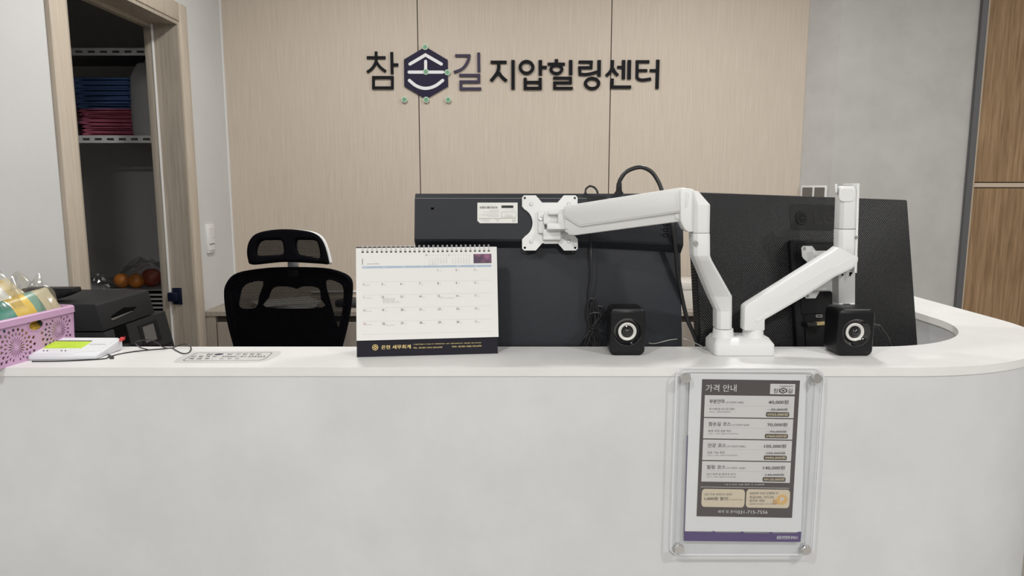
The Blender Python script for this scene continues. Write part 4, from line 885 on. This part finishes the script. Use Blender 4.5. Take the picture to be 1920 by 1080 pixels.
holes = [sm([CP(*p) for p in L_], 3) for L_ in (((300, 640), (302, 560), (318, 505), (362, 472), (462, 462), (435, 560), (410, 640)), ((480, 640), (498, 570), (522, 512), (565, 497), (655, 500), (690, 512), (730, 497), (838, 505), (855, 580), (860, 640)), ((888, 458), (985, 474), (1010, 525), (1005, 640), (985, 750), (968, 770), (930, 640)))]
link('support_frame', shape([inset(back_o, 0.06)] + holes, 0.012, 0.002, 0.030), black_fab, ch, CM, smooth=35)
FH = Frame(aty(540, 463, YC - 0.02), R(4), R(-10)); HM = ch.matrix_world.inverted() @ FH.M
def HP(x, y): return FH.at(360 + x / 3.6, 400 + y / 3.6)
ho_ = sm([HP(*p) for p in ((372, 250), (386, 190), (430, 140), (520, 115), (640, 107), (780, 120), (850, 150), (890, 210), (918, 310), (916, 342), (850, 338), (640, 327), (520, 335), (400, 345), (378, 310))])
hh = [sm([HP(*p) for p in L_], 3) for L_ in (((440, 282), (442, 220), (470, 185), (530, 179), (600, 182), (617, 220), (616, 272), (560, 280)), ((705, 184), (770, 178), (835, 184), (855, 220), (863, 300), (800, 290), (715, 270)))]
link('headrest', shape([ho_] + hh, 0.03, 0.008, 0.006), black_fab, ch, HM, smooth=40)
link('headrest_mesh', shape([inset(ho_, 0.1)], 0.002, 0, 0.004), mesh_m, ch, HM)
Msh = HM @ Matrix.Translation((0.004, 0, 0.003))
link('headrest_shell', shape([inset(ho_, -0.005), inset(ho_, 0.16)], 0.016, 0.004, 0.036), white_p, ch, Msh, smooth=40)
a = aty(550, 508, YC + 0.03) - ch.matrix_world.translation
MB().box(a.x - 0.017, a.x + 0.017, a.y - 0.008, a.y + 0.012, a.z - 0.02, a.z + 0.11, bev=0.003).build('headrest_stem', alu, ch)
MB().box(-0.23, 0.23, -0.72, -0.25, 0.42, 0.49, bev=0.03, seg=3).build('seat', black_fab, ch)
MB().box(-0.03, 0.03, -0.28, -0.20, 0.40, 0.75, bev=0.008).build('back_bracket', black_p, ch)
MB().lathe([(0, 0.09), (0.03, 0.09), (0.03, 0.43), (0, 0.43)], 16, Matrix.Translation((0, -0.45, 0)) @ Matrix.Rotation(R(90), 4, 'X')).build('gas_column', chrome, ch)
for k in range(5):
    an = R(72 * k + 18); e = Vector((math.cos(an) * 0.29, -0.45 + math.sin(an) * 0.29, 0.065)); MB().tube([(0, -0.45, 0.10), e], 0.02, 8, smooth=False).build('base_leg', black_p, ch)
    MB().lathe([(0, -0.02), (0.026, -0.02), (0.026, 0.02), (0, 0.02)], 14, Matrix.Translation((e.x, e.y, 0.0265))).build('caster', black_p, ch)
for s in (-1, 1):
    MB().tube([(s * 0.26, -0.42, 0.45), (s * 0.29, -0.42, 0.5), (s * 0.29, -0.42, 0.64)], 0.014, 8, smooth=False).build('arm_post', black_p, ch)
    MB().box(s * 0.29 - 0.035, s * 0.29 + 0.035, -0.55, -0.31, 0.64, 0.665, bev=0.01).build('armrest', black_p, ch)

# ================================================================== PRINTER
pr_ = thing('printer', 'black all-in-one printer standing behind the ledge by the closet door', 'printer', Matrix.Translation((-1.1, 1.75, 0.745)))
PO = Vector((-1.1, 1.75, 0.745))
def pp(x, y, z): return Vector((x, y, z)) - PO
def yprism(name, m, poly, y0, y1, bev=0.003, par=None):
    return MB().prism([pp(x, y0, z) for x, z in poly], [pp(x, y1, z) for x, z in poly], bev).build(name, m, par or pr_, smooth=32)
xL = -1.295
yprism('body', prn_m, [(xL, 0.746), (-0.895, 0.746), (-0.917, 0.937), (-0.9365, 1.034), (xL, 1.034)], 1.60, 1.89, 0.003)
ld_ = yprism('scanner_lid', prn_m, [(xL, 1.037), (-0.937, 1.037), (-0.949, 1.097), (-0.953, 1.100), (xL + 0.02, 1.100), (xL, 1.092)], 1.598, 1.835, 0.003)
def sx_(z): return -0.9365 + (1.034 - z) / 0.097 * 0.0195
def facep(u, v, off=0.0006):
    p = atx(u, v, -0.93)
    for _ in range(4): p = atx(u, v, sx_(p.z) + off)
    return p - PO
def facequad(name, m, uv, off=0.0006, par=None):
    f = [facep(u, v, off) for u, v in uv]; b = [q - Vector((0.004, 0, 0)) for q in f]
    return MB().prism(f, b).build(name, m, par or pr_, smooth=None)
def C5(x, y): return (120 + x / 5.684, 490 + y / 5.684)
cpn = facequad('control_panel', prn_m, [C5(*p) for p in ((668, 678), (1060, 540), (1160, 850), (1070, 890), (720, 890))], 0.003)
facequad('screen_bezel', black_p, [C5(*p) for p in ((785, 690), (985, 615), (1045, 830), (850, 895))], 0.0042, cpn)
facequad('touch_screen', scr_grey, [C5(*p) for p in ((838, 703), (952, 662), (995, 828), (880, 868))], 0.005, cpn)
facequad('output_slot', prn_dark, [C5(*p) for p in ((535, 720), (655, 675), (705, 870), (570, 880))], 0.0008)
facequad('led', mat('led_red', (0.5, 0.02, 0.02), 0.4, emit=((1, 0.03, 0.03), 0.3)), [C5(*p) for p in ((648, 797), (653, 796), (655, 803), (650, 804))], 0.0016)
def lidp(u, v, off=0.001):
    p = atx(u, v, -0.942)
    for _ in range(4): p = atx(u, v, -0.937 - (p.z - 1.037) / 0.06 * 0.012 + off)
    return p - PO
f = [lidp(*C5(*p)) for p in ((505, 600), (512, 580), (640, 492), (775, 482), (740, 525), (545, 615), (515, 625))]
MB().prism(f, [q - Vector((0.004, 0, 0)) for q in f]).build('grip_recess', prn_dark, pr_, smooth=None)
f = [lidp(*C5(*p), 0.0016) for p in ((505, 605), (520, 605), (720, 530), (740, 528), (545, 618), (515, 628))]
MB().prism(f, [q - Vector((0.004, 0, 0)) for q in f]).build('grip_lip', scr_grey, pr_, smooth=None)
tp = [aty(u, v, 1.63) for u, v in ((40, 541), (135, 541), (137, 549), (114, 559), (40, 578))]
MB().prism([q - PO for q in tp], [q - PO + Vector((0, 0.035, 0)) for q in tp], 0.002).build('paper_support', black_p, pr_, smooth=32)


# ================================================================== CARD TERMINAL
ct = thing('card_terminal', 'white card payment terminal with green display on the ledge', 'card terminal', Matrix.Translation((-0.80, 1.31, ZC)))
TO = Vector((-0.80, 1.31, ZC))
f0, f1 = atz(49, 676, ZC), atz(181, 674, ZC); yb_ = 1.362
g1 = atz(231, 655, ZC); g0 = Vector((g1.x - (f1.x - f0.x) - 0.008, g1.y, ZC))
def up(p, h): return p + Vector((0, 0, h)) - TO
MB().loft([[up(f0, 0.0005), up(f1, 0.0005), up(g1, 0.0005), up(g0, 0.0005)], [up(f0, 0.009), up(f1, 0.008), up(g1, 0.0225), up(g0, 0.0225)]], bev=0.0022).build('case', mat('terminal_white', (0.70, 0.71, 0.74), 0.4), ct, smooth=35)
nrm = (up(g1, 0.0225) - up(f1, 0.008)).cross(up(f0, 0.009) - up(f1, 0.008)).normalized()
if nrm.z < 0: nrm = -nrm
pl0 = up(f1, 0.0085) + TO
def onT(u, v, off): d = ray(u, v); q = pl0 + nrm * off; t_ = (q - CAM).dot(nrm) / d.dot(nrm); return CAM + d * t_ - TO
def tq(name, m, uv, off=0.0012, th=0.002, par=None): f = [onT(u, v, off) for u, v in uv]; return MB().prism(f, [q - nrm * th for q in f]).build(name, m, par or ct, smooth=None)
def C6(x, y): return (x / 5.144, 490 + y / 5.144)
pnl = tq('panel', mat('terminal_panel', (0.73, 0.74, 0.76), 0.35), [C6(*p) for p in ((290, 890), (505, 735), (1140, 738), (960, 862), (760, 872), (700, 893))], 0.0006)
tq('bezel', mat('bezel_dark', (0.05, 0.05, 0.06), 0.3), [C6(*p) for p in ((525, 763), (890, 763), (880, 775), (515, 778))], 0.0010, par=pnl)
tq('display', lcd_m, [C6(*p) for p in ((418, 836), (515, 770), (882, 772), (788, 833))], 0.0014, par=pnl)
for x, y in ((420, 860), (455, 860), (592, 860), (630, 860)): tq('key', ink, [C6(x - 8, y + 3), C6(x - 4, y - 3), C6(x + 10, y - 3), C6(x + 6, y + 3)], 0.0012, par=pnl)
for k in range(9): x = 862 + k * 18; tq('print_mark', ink_grey, [C6(x, 802), C6(x + 3, 797), C6(x + 13, 797), C6(x + 10, 802)], 0.0010, par=pnl)
tq('red_corner', red_p, [C6(*p) for p in ((1148, 752), (1168, 728), (1206, 732), (1180, 750))], 0.0016, 0.004)
MB().tube([atz(232, 653, ZC) - TO + Vector((0, 0, 0.006)), atz(300, 653, ZC) - TO + Vector((0, 0, 0.006)), atz(318, 652, ZC) - TO + Vector((0, 0, 0.005))], 0.0045, 10, smooth=False, rr=lambda t: 0.0058 if t < 0.4 else 0.005 if t < 0.9 else 0.002).build('x', black_p).name = 'stylus_pen'
tag(bpy.data.objects['stylus_pen'], 'black stylus pen lying behind the card terminal', 'pen')
cd = thing('terminal_cord', 'thin black cord looping on the ledge beside the card terminal', 'cord', Matrix.Translation((-0.75, 1.32, ZC)))
co = Vector((-0.75, 1.32, ZC))
def onl(u, v, h=0.0013): return atz(u, v, ZC + h) - co
MB().tube([onl(60, 677.5), onl(110, 677), onl(160, 675), onl(195, 672.5), onl(205, 669), onl(222, 664), onl(245, 660), onl(275, 656.5), onl(305, 654), onl(322, 652.5), onl(330, 657), onl(342, 662.5), onl(352, 662), onl(358, 656, 0.002), onl(357, 650, 0.004), onl(348, 645.5, 0.008), onl(338, 647, 0.006), onl(324, 652, 0.003)], 0.0011, 7).build('cord', black_rub, cd)
MB().tube([onl(278, 656, 0.002), onl(262, 651, 0.006), onl(254, 643, 0.014), onl(262, 638.5, 0.020), onl(280, 637.5, 0.022), onl(294, 642, 0.016), onl(304, 650, 0.008), onl(314, 653, 0.003)], 0.0011, 7).build('loop', black_rub, cd)
for k in range(3): MB().tube([onl(206, 669), onl(203 + k * 2, 664 + k), onl(207 + 2 * k, 671), onl(213, 668 + 2 * k), onl(206, 672)], 0.0009, 6).build('tassel', black_rub, cd)

# ================================================================== ACCOUNT STICKER ON THE LEDGE
sk = thing('account_sticker', 'clear sticker with a bank account line on the ledge', 'sticker', Matrix.Translation((0, 0, ZC)))
def flat(uv, h): return [(q.x, q.y, h) for q in (atz(u, v, ZC) for u, v in uv)]
def C8(x, y): return (320 + x / 8, 640 + y / 8)
def fl_poly(name, m, uv, h, par=sk): f = flat(uv, h); return MB().prism(f, [(x, y, h - 0.0003) for x, y, z in f]).build(name, m, par, smooth=None)
def fl_ring(name, m, uv, h, shr, par=sk):
    f = [(p[0], p[1]) for p in flat(uv, h)]; me = shape([f, inset(f, shr)], 0.0002, 0, 0); me.transform(Matrix.Rotation(R(-90), 4, 'X')); me.transform(Matrix.Translation((0, 0, h)))
    return link(name, me, m, par)
ov = [(p.x, p.y) for p in spline([Vector((x, y, 0)) for x, y in ((70, 285), (180, 215), (330, 160), (900, 150), (1560, 148), (1650, 175), (1560, 240), (1330, 310), (700, 325), (120, 322))], True, 5)]
base_s = fl_poly('film', sticker_m, [C8(*p) for p in ov], 0.0004)
fl_ring('border', ink, [C8(*p) for p in ((185, 285), (210, 298), (1340, 290), (1420, 265), (1525, 182), (1500, 170), (400, 178), (340, 200))], 0.0007, 0.012)
def ledge_text(items):
    mb = MB(); cache_text([(q[0], 0, 0, 0, 0, 0.0) for q in items])
    for s, x0_, x1_, yb_, yt_ in items:
        bl_, br_, tl_, tr_ = (atz(*C8(*q), ZC) for q in ((x0_, yb_), (x1_, yb_), (x0_ + (yb_ - yt_) * 1.3, yt_), (x1_ + (yb_ - yt_) * 1.3, yt_)))
        m1 = text_mesh([(s, 0, 0, 1, 1, 0.0)])
        for v in m1.b.verts:
            a, c = v.co.x, v.co.z; q = bl_ * (1 - a) * (1 - c) + br_ * a * (1 - c) + tl_ * (1 - a) * c + tr_ * a * c; v.co = Vector((q.x, q.y, 0.0008))
        me = bpy.data.meshes.new('t'); m1.b.to_mesh(me); m1.b.free(); mb.addmesh(me)
    return mb
ledge_text([('참', 520, 630, 210, 190), ('길', 830, 910, 207, 188), ('지 압 힐 링', 965, 1340, 207, 188), ('은 행 계 좌 : 356601-01-233353', 300, 1400, 242, 220), ('예 금 주 :   ㅇ ㅇ ㅇ', 260, 1010, 275, 253)]).build('printed_text', ink, sk, smooth=None)
fl_poly('logo_mark', hex_m, [C8(*p) for p in ((650, 205), (665, 195), (730, 187), (795, 190), (780, 202), (710, 211))], 0.0007)

# ================================================================== PINK BASKET WITH SNACK PACKETS
bc0 = atz(10, 688, ZC); bc1 = atz(129, 653, ZC)
BYAW = math.atan2(bc1.y - bc0.y, bc1.x - bc0.x)           # direction of the visible face
FB = Frame((-0.897, 1.196, ZC), BYAW)
bk_ = thing('plastic_basket', 'pink openwork plastic basket with flower cut-outs full of snack packets', 'basket', FB.M)
LB_, HB, WB = 0.188, 0.083, 0.24
def petal(cx, cz, a, r0, r1, w_): 
    ca, sa = math.cos(a), math.sin(a); m_ = r0 + (r1 - r0) * 0.62
    return [(cx + ca * r0, cz + sa * r0), (cx + ca * m_ - sa * w_, cz + sa * m_ + ca * w_), (cx + ca * r1, cz + sa * r1), (cx + ca * m_ + sa * w_, cz + sa * m_ - ca * w_)]
def wall_loops(Ln):
    loops = [[(0, 0), (Ln, 0), (Ln + 0.003, HB), (-0.003, HB)]]
    cs = [(Ln * 0.27, 0.030), (Ln * 0.80, 0.042)]
    if Ln > 0.2: cs.append((Ln * 0.51, 0.032))
    for ci, (cx, cz) in enumerate(cs):
        for n_, r0, r1, w_, ph in ((20, 0.0035, 0.0205, 0.0013, 0.0), (20, 0.0195, 0.0275, 0.0022, 0.5), (20, 0.0275, 0.0355, 0.0034, 0.0), (20, 0.036, 0.044, 0.0036, 0.5)):
            for k in range(n_):
                pt_ = petal(cx, cz, 2 * math.pi * (k + ph) / n_ + 0.1, r0, r1, w_)
                mx_, mz_ = sum(p[0] for p in pt_) / 4, sum(p[1] for p in pt_) / 4
                if max(p[1] for p in pt_) > 0.068: continue
                dd = [math.hypot(mx_ - c[0], mz_ - c[1]) for c in cs]
                if dd[ci] > min(dd) - (-1e-9): 
                    if dd.index(min(dd)) != ci: continue
                if sorted(dd)[1] - dd[ci] < 0.005: continue
                loops.append(pt_)
    loops.append(ell(Ln * 0.52, 0.062, 0.017, 0.0095, 16))
    return loops
def safe(loops, Ln):
    out = [loops[0]]; hx0, hz0_, ra, rb = Ln * 0.52, 0.062, 0.021, 0.0135
    for l in loops[1:-1]:
        if min(p[0] for p in l) < 0.003 or max(p[0] for p in l) > Ln - 0.003 or min(p[1] for p in l) < 0.003: continue
        if any(((p[0] - hx0) / ra) ** 2 + ((p[1] - hz0_) / rb) ** 2 < 1 for p in l): continue
        if Ln < 0.2 or True:
            out.append(l)
    return out + [loops[-1]]
mw = shape(safe(wall_loops(LB_), LB_), 0.0016, 0, 0.0)
wall_parts = [(Matrix.Identity(4), mw), (Matrix.Translation((0, WB, 0)), mw)]
for Mx, me in wall_parts: link('side_wall', me, pink_p, bk_, Mx)
me2 = shape([[(0, 0), (WB, 0), (WB + 0.003, HB), (-0.003, HB)]] + [petal(WB * 0.5, 0.04, 2 * math.pi * k / 18, 0.004, 0.03, 0.003) for k in range(18)], 0.0016, 0, 0.0)
for xx in (0, LB_): link('end_wall', me2, pink_p, bk_, Matrix.Translation((xx, 0, 0)) @ Matrix.Rotation(R(90), 4, 'Z'))
MB().box(0, LB_, 0, WB, 0.0005, 0.002).build('bottom', pink_p, bk_, smooth=None)
e = 0.007
rim = MB(); o_ = [(p[0], p[1]) for p in rrect(-e, -e, LB_ + e, WB + e, 0.012)]; i_ = [(p[0], p[1]) for p in rrect(0.001, 0.001, LB_ - 0.001, WB - 0.001, 0.008)]
rim.loft([[(x, y, z) for x, y in L_] for L_, z in ((o_, HB - 0.012), (o_, HB - 0.001), (inset(o_, 0.015), HB + 0.001), (i_, HB + 0.001), (i_, HB - 0.004))], cap=False)
rim.build('rim', pink_p, bk_, smooth=40)
lip = shape([ell(LB_ * 0.52, 0.062, 0.0195, 0.0118, 20), ell(LB_ * 0.52, 0.062, 0.0168, 0.0093, 20)], 0.0035, 0.0008, -0.0005); link('handle_lip', lip, pink_p, bk_, smooth=40)
def packet(lab, M, L_, Wd, Ht, stops, seed, seal=0.5):
    t = thing('snack_packet', lab, 'snack packet', FB.M @ M, 'wrapped snack packets in the pink basket')
    rnd = random.Random(seed); n, m_ = 18, 8; secs = []
    for i in range(n + 1):
        s = i / n; k = min(1, math.sin(math.pi * min(max(s, 0.0), 1)) ** 0.45 + 0.04); row = []
        for j in range(2 * m_):
            a = 2 * math.pi * j / (2 * m_); cx, cz = math.cos(a), math.sin(a)
            px_ = (abs(cx) ** 0.6) * (1 if cx > 0 else -1) * Wd / 2; pz = (abs(cz) ** 0.6) * (1 if cz > 0 else -1) * Ht / 2 * k
            row.append((s * L_, px_ + rnd.uniform(-1, 1) * 0.0008, pz + rnd.uniform(-1, 1) * 0.0012))
        secs.append(row)
    MB().loft(secs).build('wrapper', band_mat('packet_%d' % seed, stops), t, smooth=60)
    return t
GR, YE_, CR, WH, TE = (0.03, 0.20, 0.14), (0.62, 0.42, 0.06), (0.62, 0.54, 0.36), (0.66, 0.66, 0.62), (0.16, 0.28, 0.21)
pk1 = packet('green yellow and cream packet lying along the near side of the basket', Matrix.Translation((0.002, 0.030, 0.074)) @ Matrix.Rotation(R(-7), 4, 'Y') @ Matrix.Rotation(R(60), 4, 'X'), 0.182, 0.058, 0.034, [(0, GR), (0.38, YE_), (0.62, TE), (0.74, CR)], 1)
packet('cream and white packet leaning behind the green one in the basket', Matrix.Translation((0.0, 0.075, 0.092)) @ Matrix.Rotation(R(-12), 4, 'Y') @ Matrix.Rotation(R(45), 4, 'X'), 0.15, 0.055, 0.03, [(0, WH), (0.12, CR), (0.55, WH), (0.72, YE_), (0.86, CR)], 2)
packet('pale packet at the far side of the basket', Matrix.Translation((0.01, 0.125, 0.085)) @ Matrix.Rotation(R(-8), 4, 'Y') @ Matrix.Rotation(R(30), 4, 'X'), 0.165, 0.06, 0.034, [(0, CR), (0.4, WH), (0.8, CR)], 4)
packet('yellow packet showing through the handle hole of the basket', Matrix.Translation((0.006, 0.022, 0.038)) @ Matrix.Rotation(R(80), 4, 'X'), 0.176, 0.05, 0.03, [(0, CR), (0.35, YE_), (0.65, TE), (0.8, CR)], 5)
# loose clear film above the packets
def crumple(name, lab, cx, cy, z0, wx, wy, h, seed, n=25, c=6):
    rnd = random.Random(seed); mb = MB(); V = {}
    cp = {(i, j): (rnd.uniform(-1, 1), rnd.uniform(-1, 1), rnd.uniform(0.35, 1.05)) for i in range(c) for j in range(c)}
    for i in range(n):
        for j in range(n):
            s, t_ = i / (n - 1) * 2 - 1, j / (n - 1) * 2 - 1
            gx_, gy_ = i / (n - 1) * (c - 1.001), j / (n - 1) * (c - 1.001); a, b = int(gx_), int(gy_); fx, fy = gx_ - a, gy_ - b
            q = [cp[a, b][k] * (1 - fx) * (1 - fy) + cp[a + 1, b][k] * fx * (1 - fy) + cp[a, b + 1][k] * (1 - fx) * fy + cp[a + 1, b + 1][k] * fx * fy for k in range(3)]
            hh_ = max(0, 1 - abs(s) ** 3 * 0.6 - abs(t_) ** 2.5) * h
            V[i, j] = mb.b.verts.new((cx + s * wx + q[0] * 0.010, cy + t_ * wy + q[1] * 0.010, z0 + hh_ * q[2]))
    for i in range(n - 1):
        for j in range(n - 1):
            mb.b.faces.new((V[i, j], V[i + 1, j], V[i + 1, j + 1], V[i, j + 1]))
    o = mb.build(name, film, None, FB.M, smooth=25); return tag(o, lab, 'plastic film')
crumple('plastic_wrap', 'crumpled clear plastic film over the packets at the left of the basket', 0.045, 0.065, 0.098, 0.060, 0.055, 0.090, 11)
crumple('plastic_wrap', 'clear plastic film standing up at the right end of the basket', 0.145, 0.045, 0.085, 0.034, 0.035, 0.075, 12)

# ================================================================== CLOSET CONTENTS
YK = 3.0
rk = thing('shelf_rack', 'slotted steel shelf rack inside the dark closet', 'shelf', Matrix.Translation((-2.0, YK, 0)))
def slots(x0_, x1_, z0_, z1_):
    lp = [[(x0_, z0_), (x1_, z0_), (x1_, z1_), (x0_, z1_)]]; zc2 = (z0_ + z1_) / 2; x = x0_ + 0.02
    while x < x1_ - 0.05: lp.append([(x, zc2 - 0.0045), (x + 0.030, zc2 - 0.0045), (x + 0.030, zc2 + 0.0045), (x, zc2 + 0.0045)]); x += 0.05
    return lp
XK0, XK1 = -2.55, -1.44
zsh = [(aty(200, 104, YK).z, aty(200, 90, YK).z), (aty(200, 268, YK).z, aty(200, 254, YK).z), (0.90, 0.93), (0.40, 0.43)]
for z0_, z1_ in zsh:
    if z0_ != 0.90: link('shelf_rail', shape(slots(XK0 + 2.0, XK1 + 2.0, z0_, z1_), 0.002, 0, 0), steel, rk)
    MB().box(XK0 + 2.0, XK1 + 2.0, 0.003, 0.42, z1_ - 0.004, z1_).build('shelf_board', mat('shelf_grey', (0.30, 0.30, 0.29), 0.6), rk, smooth=None)
for x in (XK0, XK1 - 0.03):
    for yy in (0.004, 0.40): MB().box(x + 2.0, x + 2.03, yy, yy + 0.03, 0, 2.15).build('post', steel, rk, smooth=None)
zt1 = zsh[1][1]
def towel(m, zb_, h, xl_, xr_, y0_, lab, grp, seed):
    rnd = random.Random(seed); L_ = xr_ - xl_; t_ = h * 0.40; r_ = h * 0.26
    pts = [(xr_, h - t_ / 2), (xl_ + h / 2, h - t_ / 2 + rnd.uniform(-1, 1) * 0.0008), (xl_ + t_ / 2 + 0.001, h / 2), (xl_ + h / 2, t_ / 2), (xr_ - 0.003, t_ / 2)]
    lp = stroke([(p[0] - xl_, p[1]) for p in pts], t_, False, True)
    mb = MB(); mb.addmesh(shape([lp], 0.20, min(0.003, t_ * 0.4), 0.10))
    o = mb.build('folded_towel', m, None, Matrix.Translation((xl_, y0_, zb_)) @ Matrix.Rotation(R(rnd.uniform(-5, 5)), 4, 'Z'), smooth=60)
    return tag(o, lab, 'towel', grp)
ya = YK + 0.03
zp0 = zt1; zp1 = aty(190, 204, ya).z; zq1 = aty(190, 145, ya).z
npk, nbl = 7, 6
for k in range(npk):
    h = (zp1 - zp0) / npk; a = aty(157 - k * 0.4 + random.uniform(-2, 2), 230, ya).x; b = aty(245, 230, ya).x
    towel(towel_pink, zp0 + 0.0005 + k * h, h * 0.97, a, b, ya + random.uniform(0, 0.012), '%s of the pink towels folded in the closet, counted from the top' % ORD[npk - 1 - k], 'pink towels in the closet', 20 + k)
for k in range(nbl):
    h = (zq1 - zp1) / nbl; a = aty(147 - k * 1.2 + random.uniform(-2, 2), 170, ya).x; b = aty(241, 170, ya).x
    towel(towel_blue, zp1 + 0.0005 + k * h, h * 0.97, a, b, ya + random.uniform(0, 0.012), '%s of the blue towels folded in the closet, counted from the top' % ORD[nbl - 1 - k], 'blue towels in the closet', 40 + k)
gb = thing('storage_bag', 'grey cloth storage bag standing beside the towels on the closet shelf', 'bag', Matrix.Translation((aty(268, 240, ya + 0.03).x + 0.012, ya + 0.09, zt1)))
hb = aty(268, 113, ya).z - zt1
MB().loft([[(x * s, y * s, z) for x, y in rrect(-0.055, -0.08, 0.075, 0.08, 0.02)] for s, z in ((0.96, 0.0005), (1.0, 0.02), (1.0, hb * 0.55), (0.93, hb * 0.8), (0.6, hb * 0.97), (0.45, hb))]).build('body', grey_bag, gb, smooth=50)
MB().tube([(-0.02, 0, hb - 0.005), (0.0, 0, hb + 0.025), (0.02, 0, hb - 0.005)], 0.004, 8).build('handle', grey_bag, gb)
nb = thing('folded_blanket', 'dark navy folded blanket behind the blue towels', 'blanket', Matrix.Translation((-1.80, ya + 0.30, zt1)))
for k in range(3): MB().box(-0.16, 0.16, -0.06, 0.06, k * 0.09, k * 0.09 + 0.087, bev=0.02, seg=3).build('fold', navy_fab, nb)
cr_ = thing('slatted_crate', 'grey slatted crate under the oranges in the closet', 'crate', Matrix.Translation((-1.62, 3.12, 0.80)))
MB().box(-0.17, 0.15, -0.10, 0.12, -0.365, 0.108).build('liner', prn_dark, cr_, smooth=None)
for vv in (553, 561, 569, 577, 585, 593, 601):
    z_ = aty(280, vv, 3.01).z - 0.80; MB().box(-0.172, 0.152, -0.108, -0.099, z_ - 0.004, z_ + 0.004, bev=0.001, seg=1).build('slat', mat('crate_grey', (0.5, 0.5, 0.49), 0.6), cr_)
# oranges in a clear bag on the closet shelf
zo = zsh[2][1]
for i, (u, r_, yy, lab) in enumerate(((229, 0.034, 3.06, 'left orange in the clear bag on the closet shelf'), (256, 0.034, 3.06, 'middle orange in the clear bag on the closet shelf'), (285, 0.043, 3.10, 'large dark red orange at the right of the bag in the closet'))):
    c = aty(u, 530, yy); o = thing('orange', lab, 'fruit', Matrix.Translation((c.x, yy, zo)), 'oranges on the closet shelf')
    MB().lathe([(0, -r_ * 0.94)] + [(r_ * math.cos(R(t)), r_ * 0.94 * math.sin(R(t))) for t in range(-75, 76, 15)] + [(0, r_ * 0.90)], 24, Matrix.Translation((0, 0, r_ * 0.94)) @ Matrix.Rotation(R(90), 4, 'X')).build('peel', orange_m if i < 2 else mat('red_orange', (0.30, 0.05, 0.025), 0.45), o, smooth=60)
    MB().lathe([(0, 0), (0.004, 0), (0.003, 0.002), (0, 0.0025)], 8, Matrix.Translation((0, 0, r_ * 1.84)) @ Matrix.Rotation(R(90), 4, 'X')).build('stem', mat('stem_green', (0.06, 0.08, 0.03), 0.7), o)
def crumple_w(name, lab, cx, cy, z0, wx, wy, h, seed, m, n=14):
    rnd = random.Random(seed); mb = MB(); V = {}
    for i in range(n):
        for j in range(n):
            s, t_ = i / (n - 1) * 2 - 1, j / (n - 1) * 2 - 1; hh_ = max(0, 1 - abs(s) ** 2 * 0.7 - abs(t_) ** 2 * 0.7) * h
            V[i, j] = mb.b.verts.new((cx + s * wx + rnd.uniform(-1, 1) * 0.005, cy + t_ * wy + rnd.uniform(-1, 1) * 0.005, z0 + 0.002 + hh_ * rnd.uniform(0.75, 1.1)))
    for i in range(n - 1):
        for j in range(n - 1):
            mb.b.faces.new((V[i, j], V[i + 1, j], V[i + 1, j + 1])); mb.b.faces.new((V[i, j], V[i + 1, j + 1], V[i, j + 1]))
    return tag(mb.build(name, m, smooth=None), lab, 'plastic bag')
crumple_w('plastic_bag', 'clear plastic bag over the oranges in the closet', -1.60, 3.10, zo, 0.14, 0.08, 0.13, 31, bag_film)
crumple_w('plastic_bag', 'crumpled shiny clear bag at the left on the closet shelf', -1.80, 3.05, zo, 0.07, 0.05, 0.07, 32, film)
print_stuff()
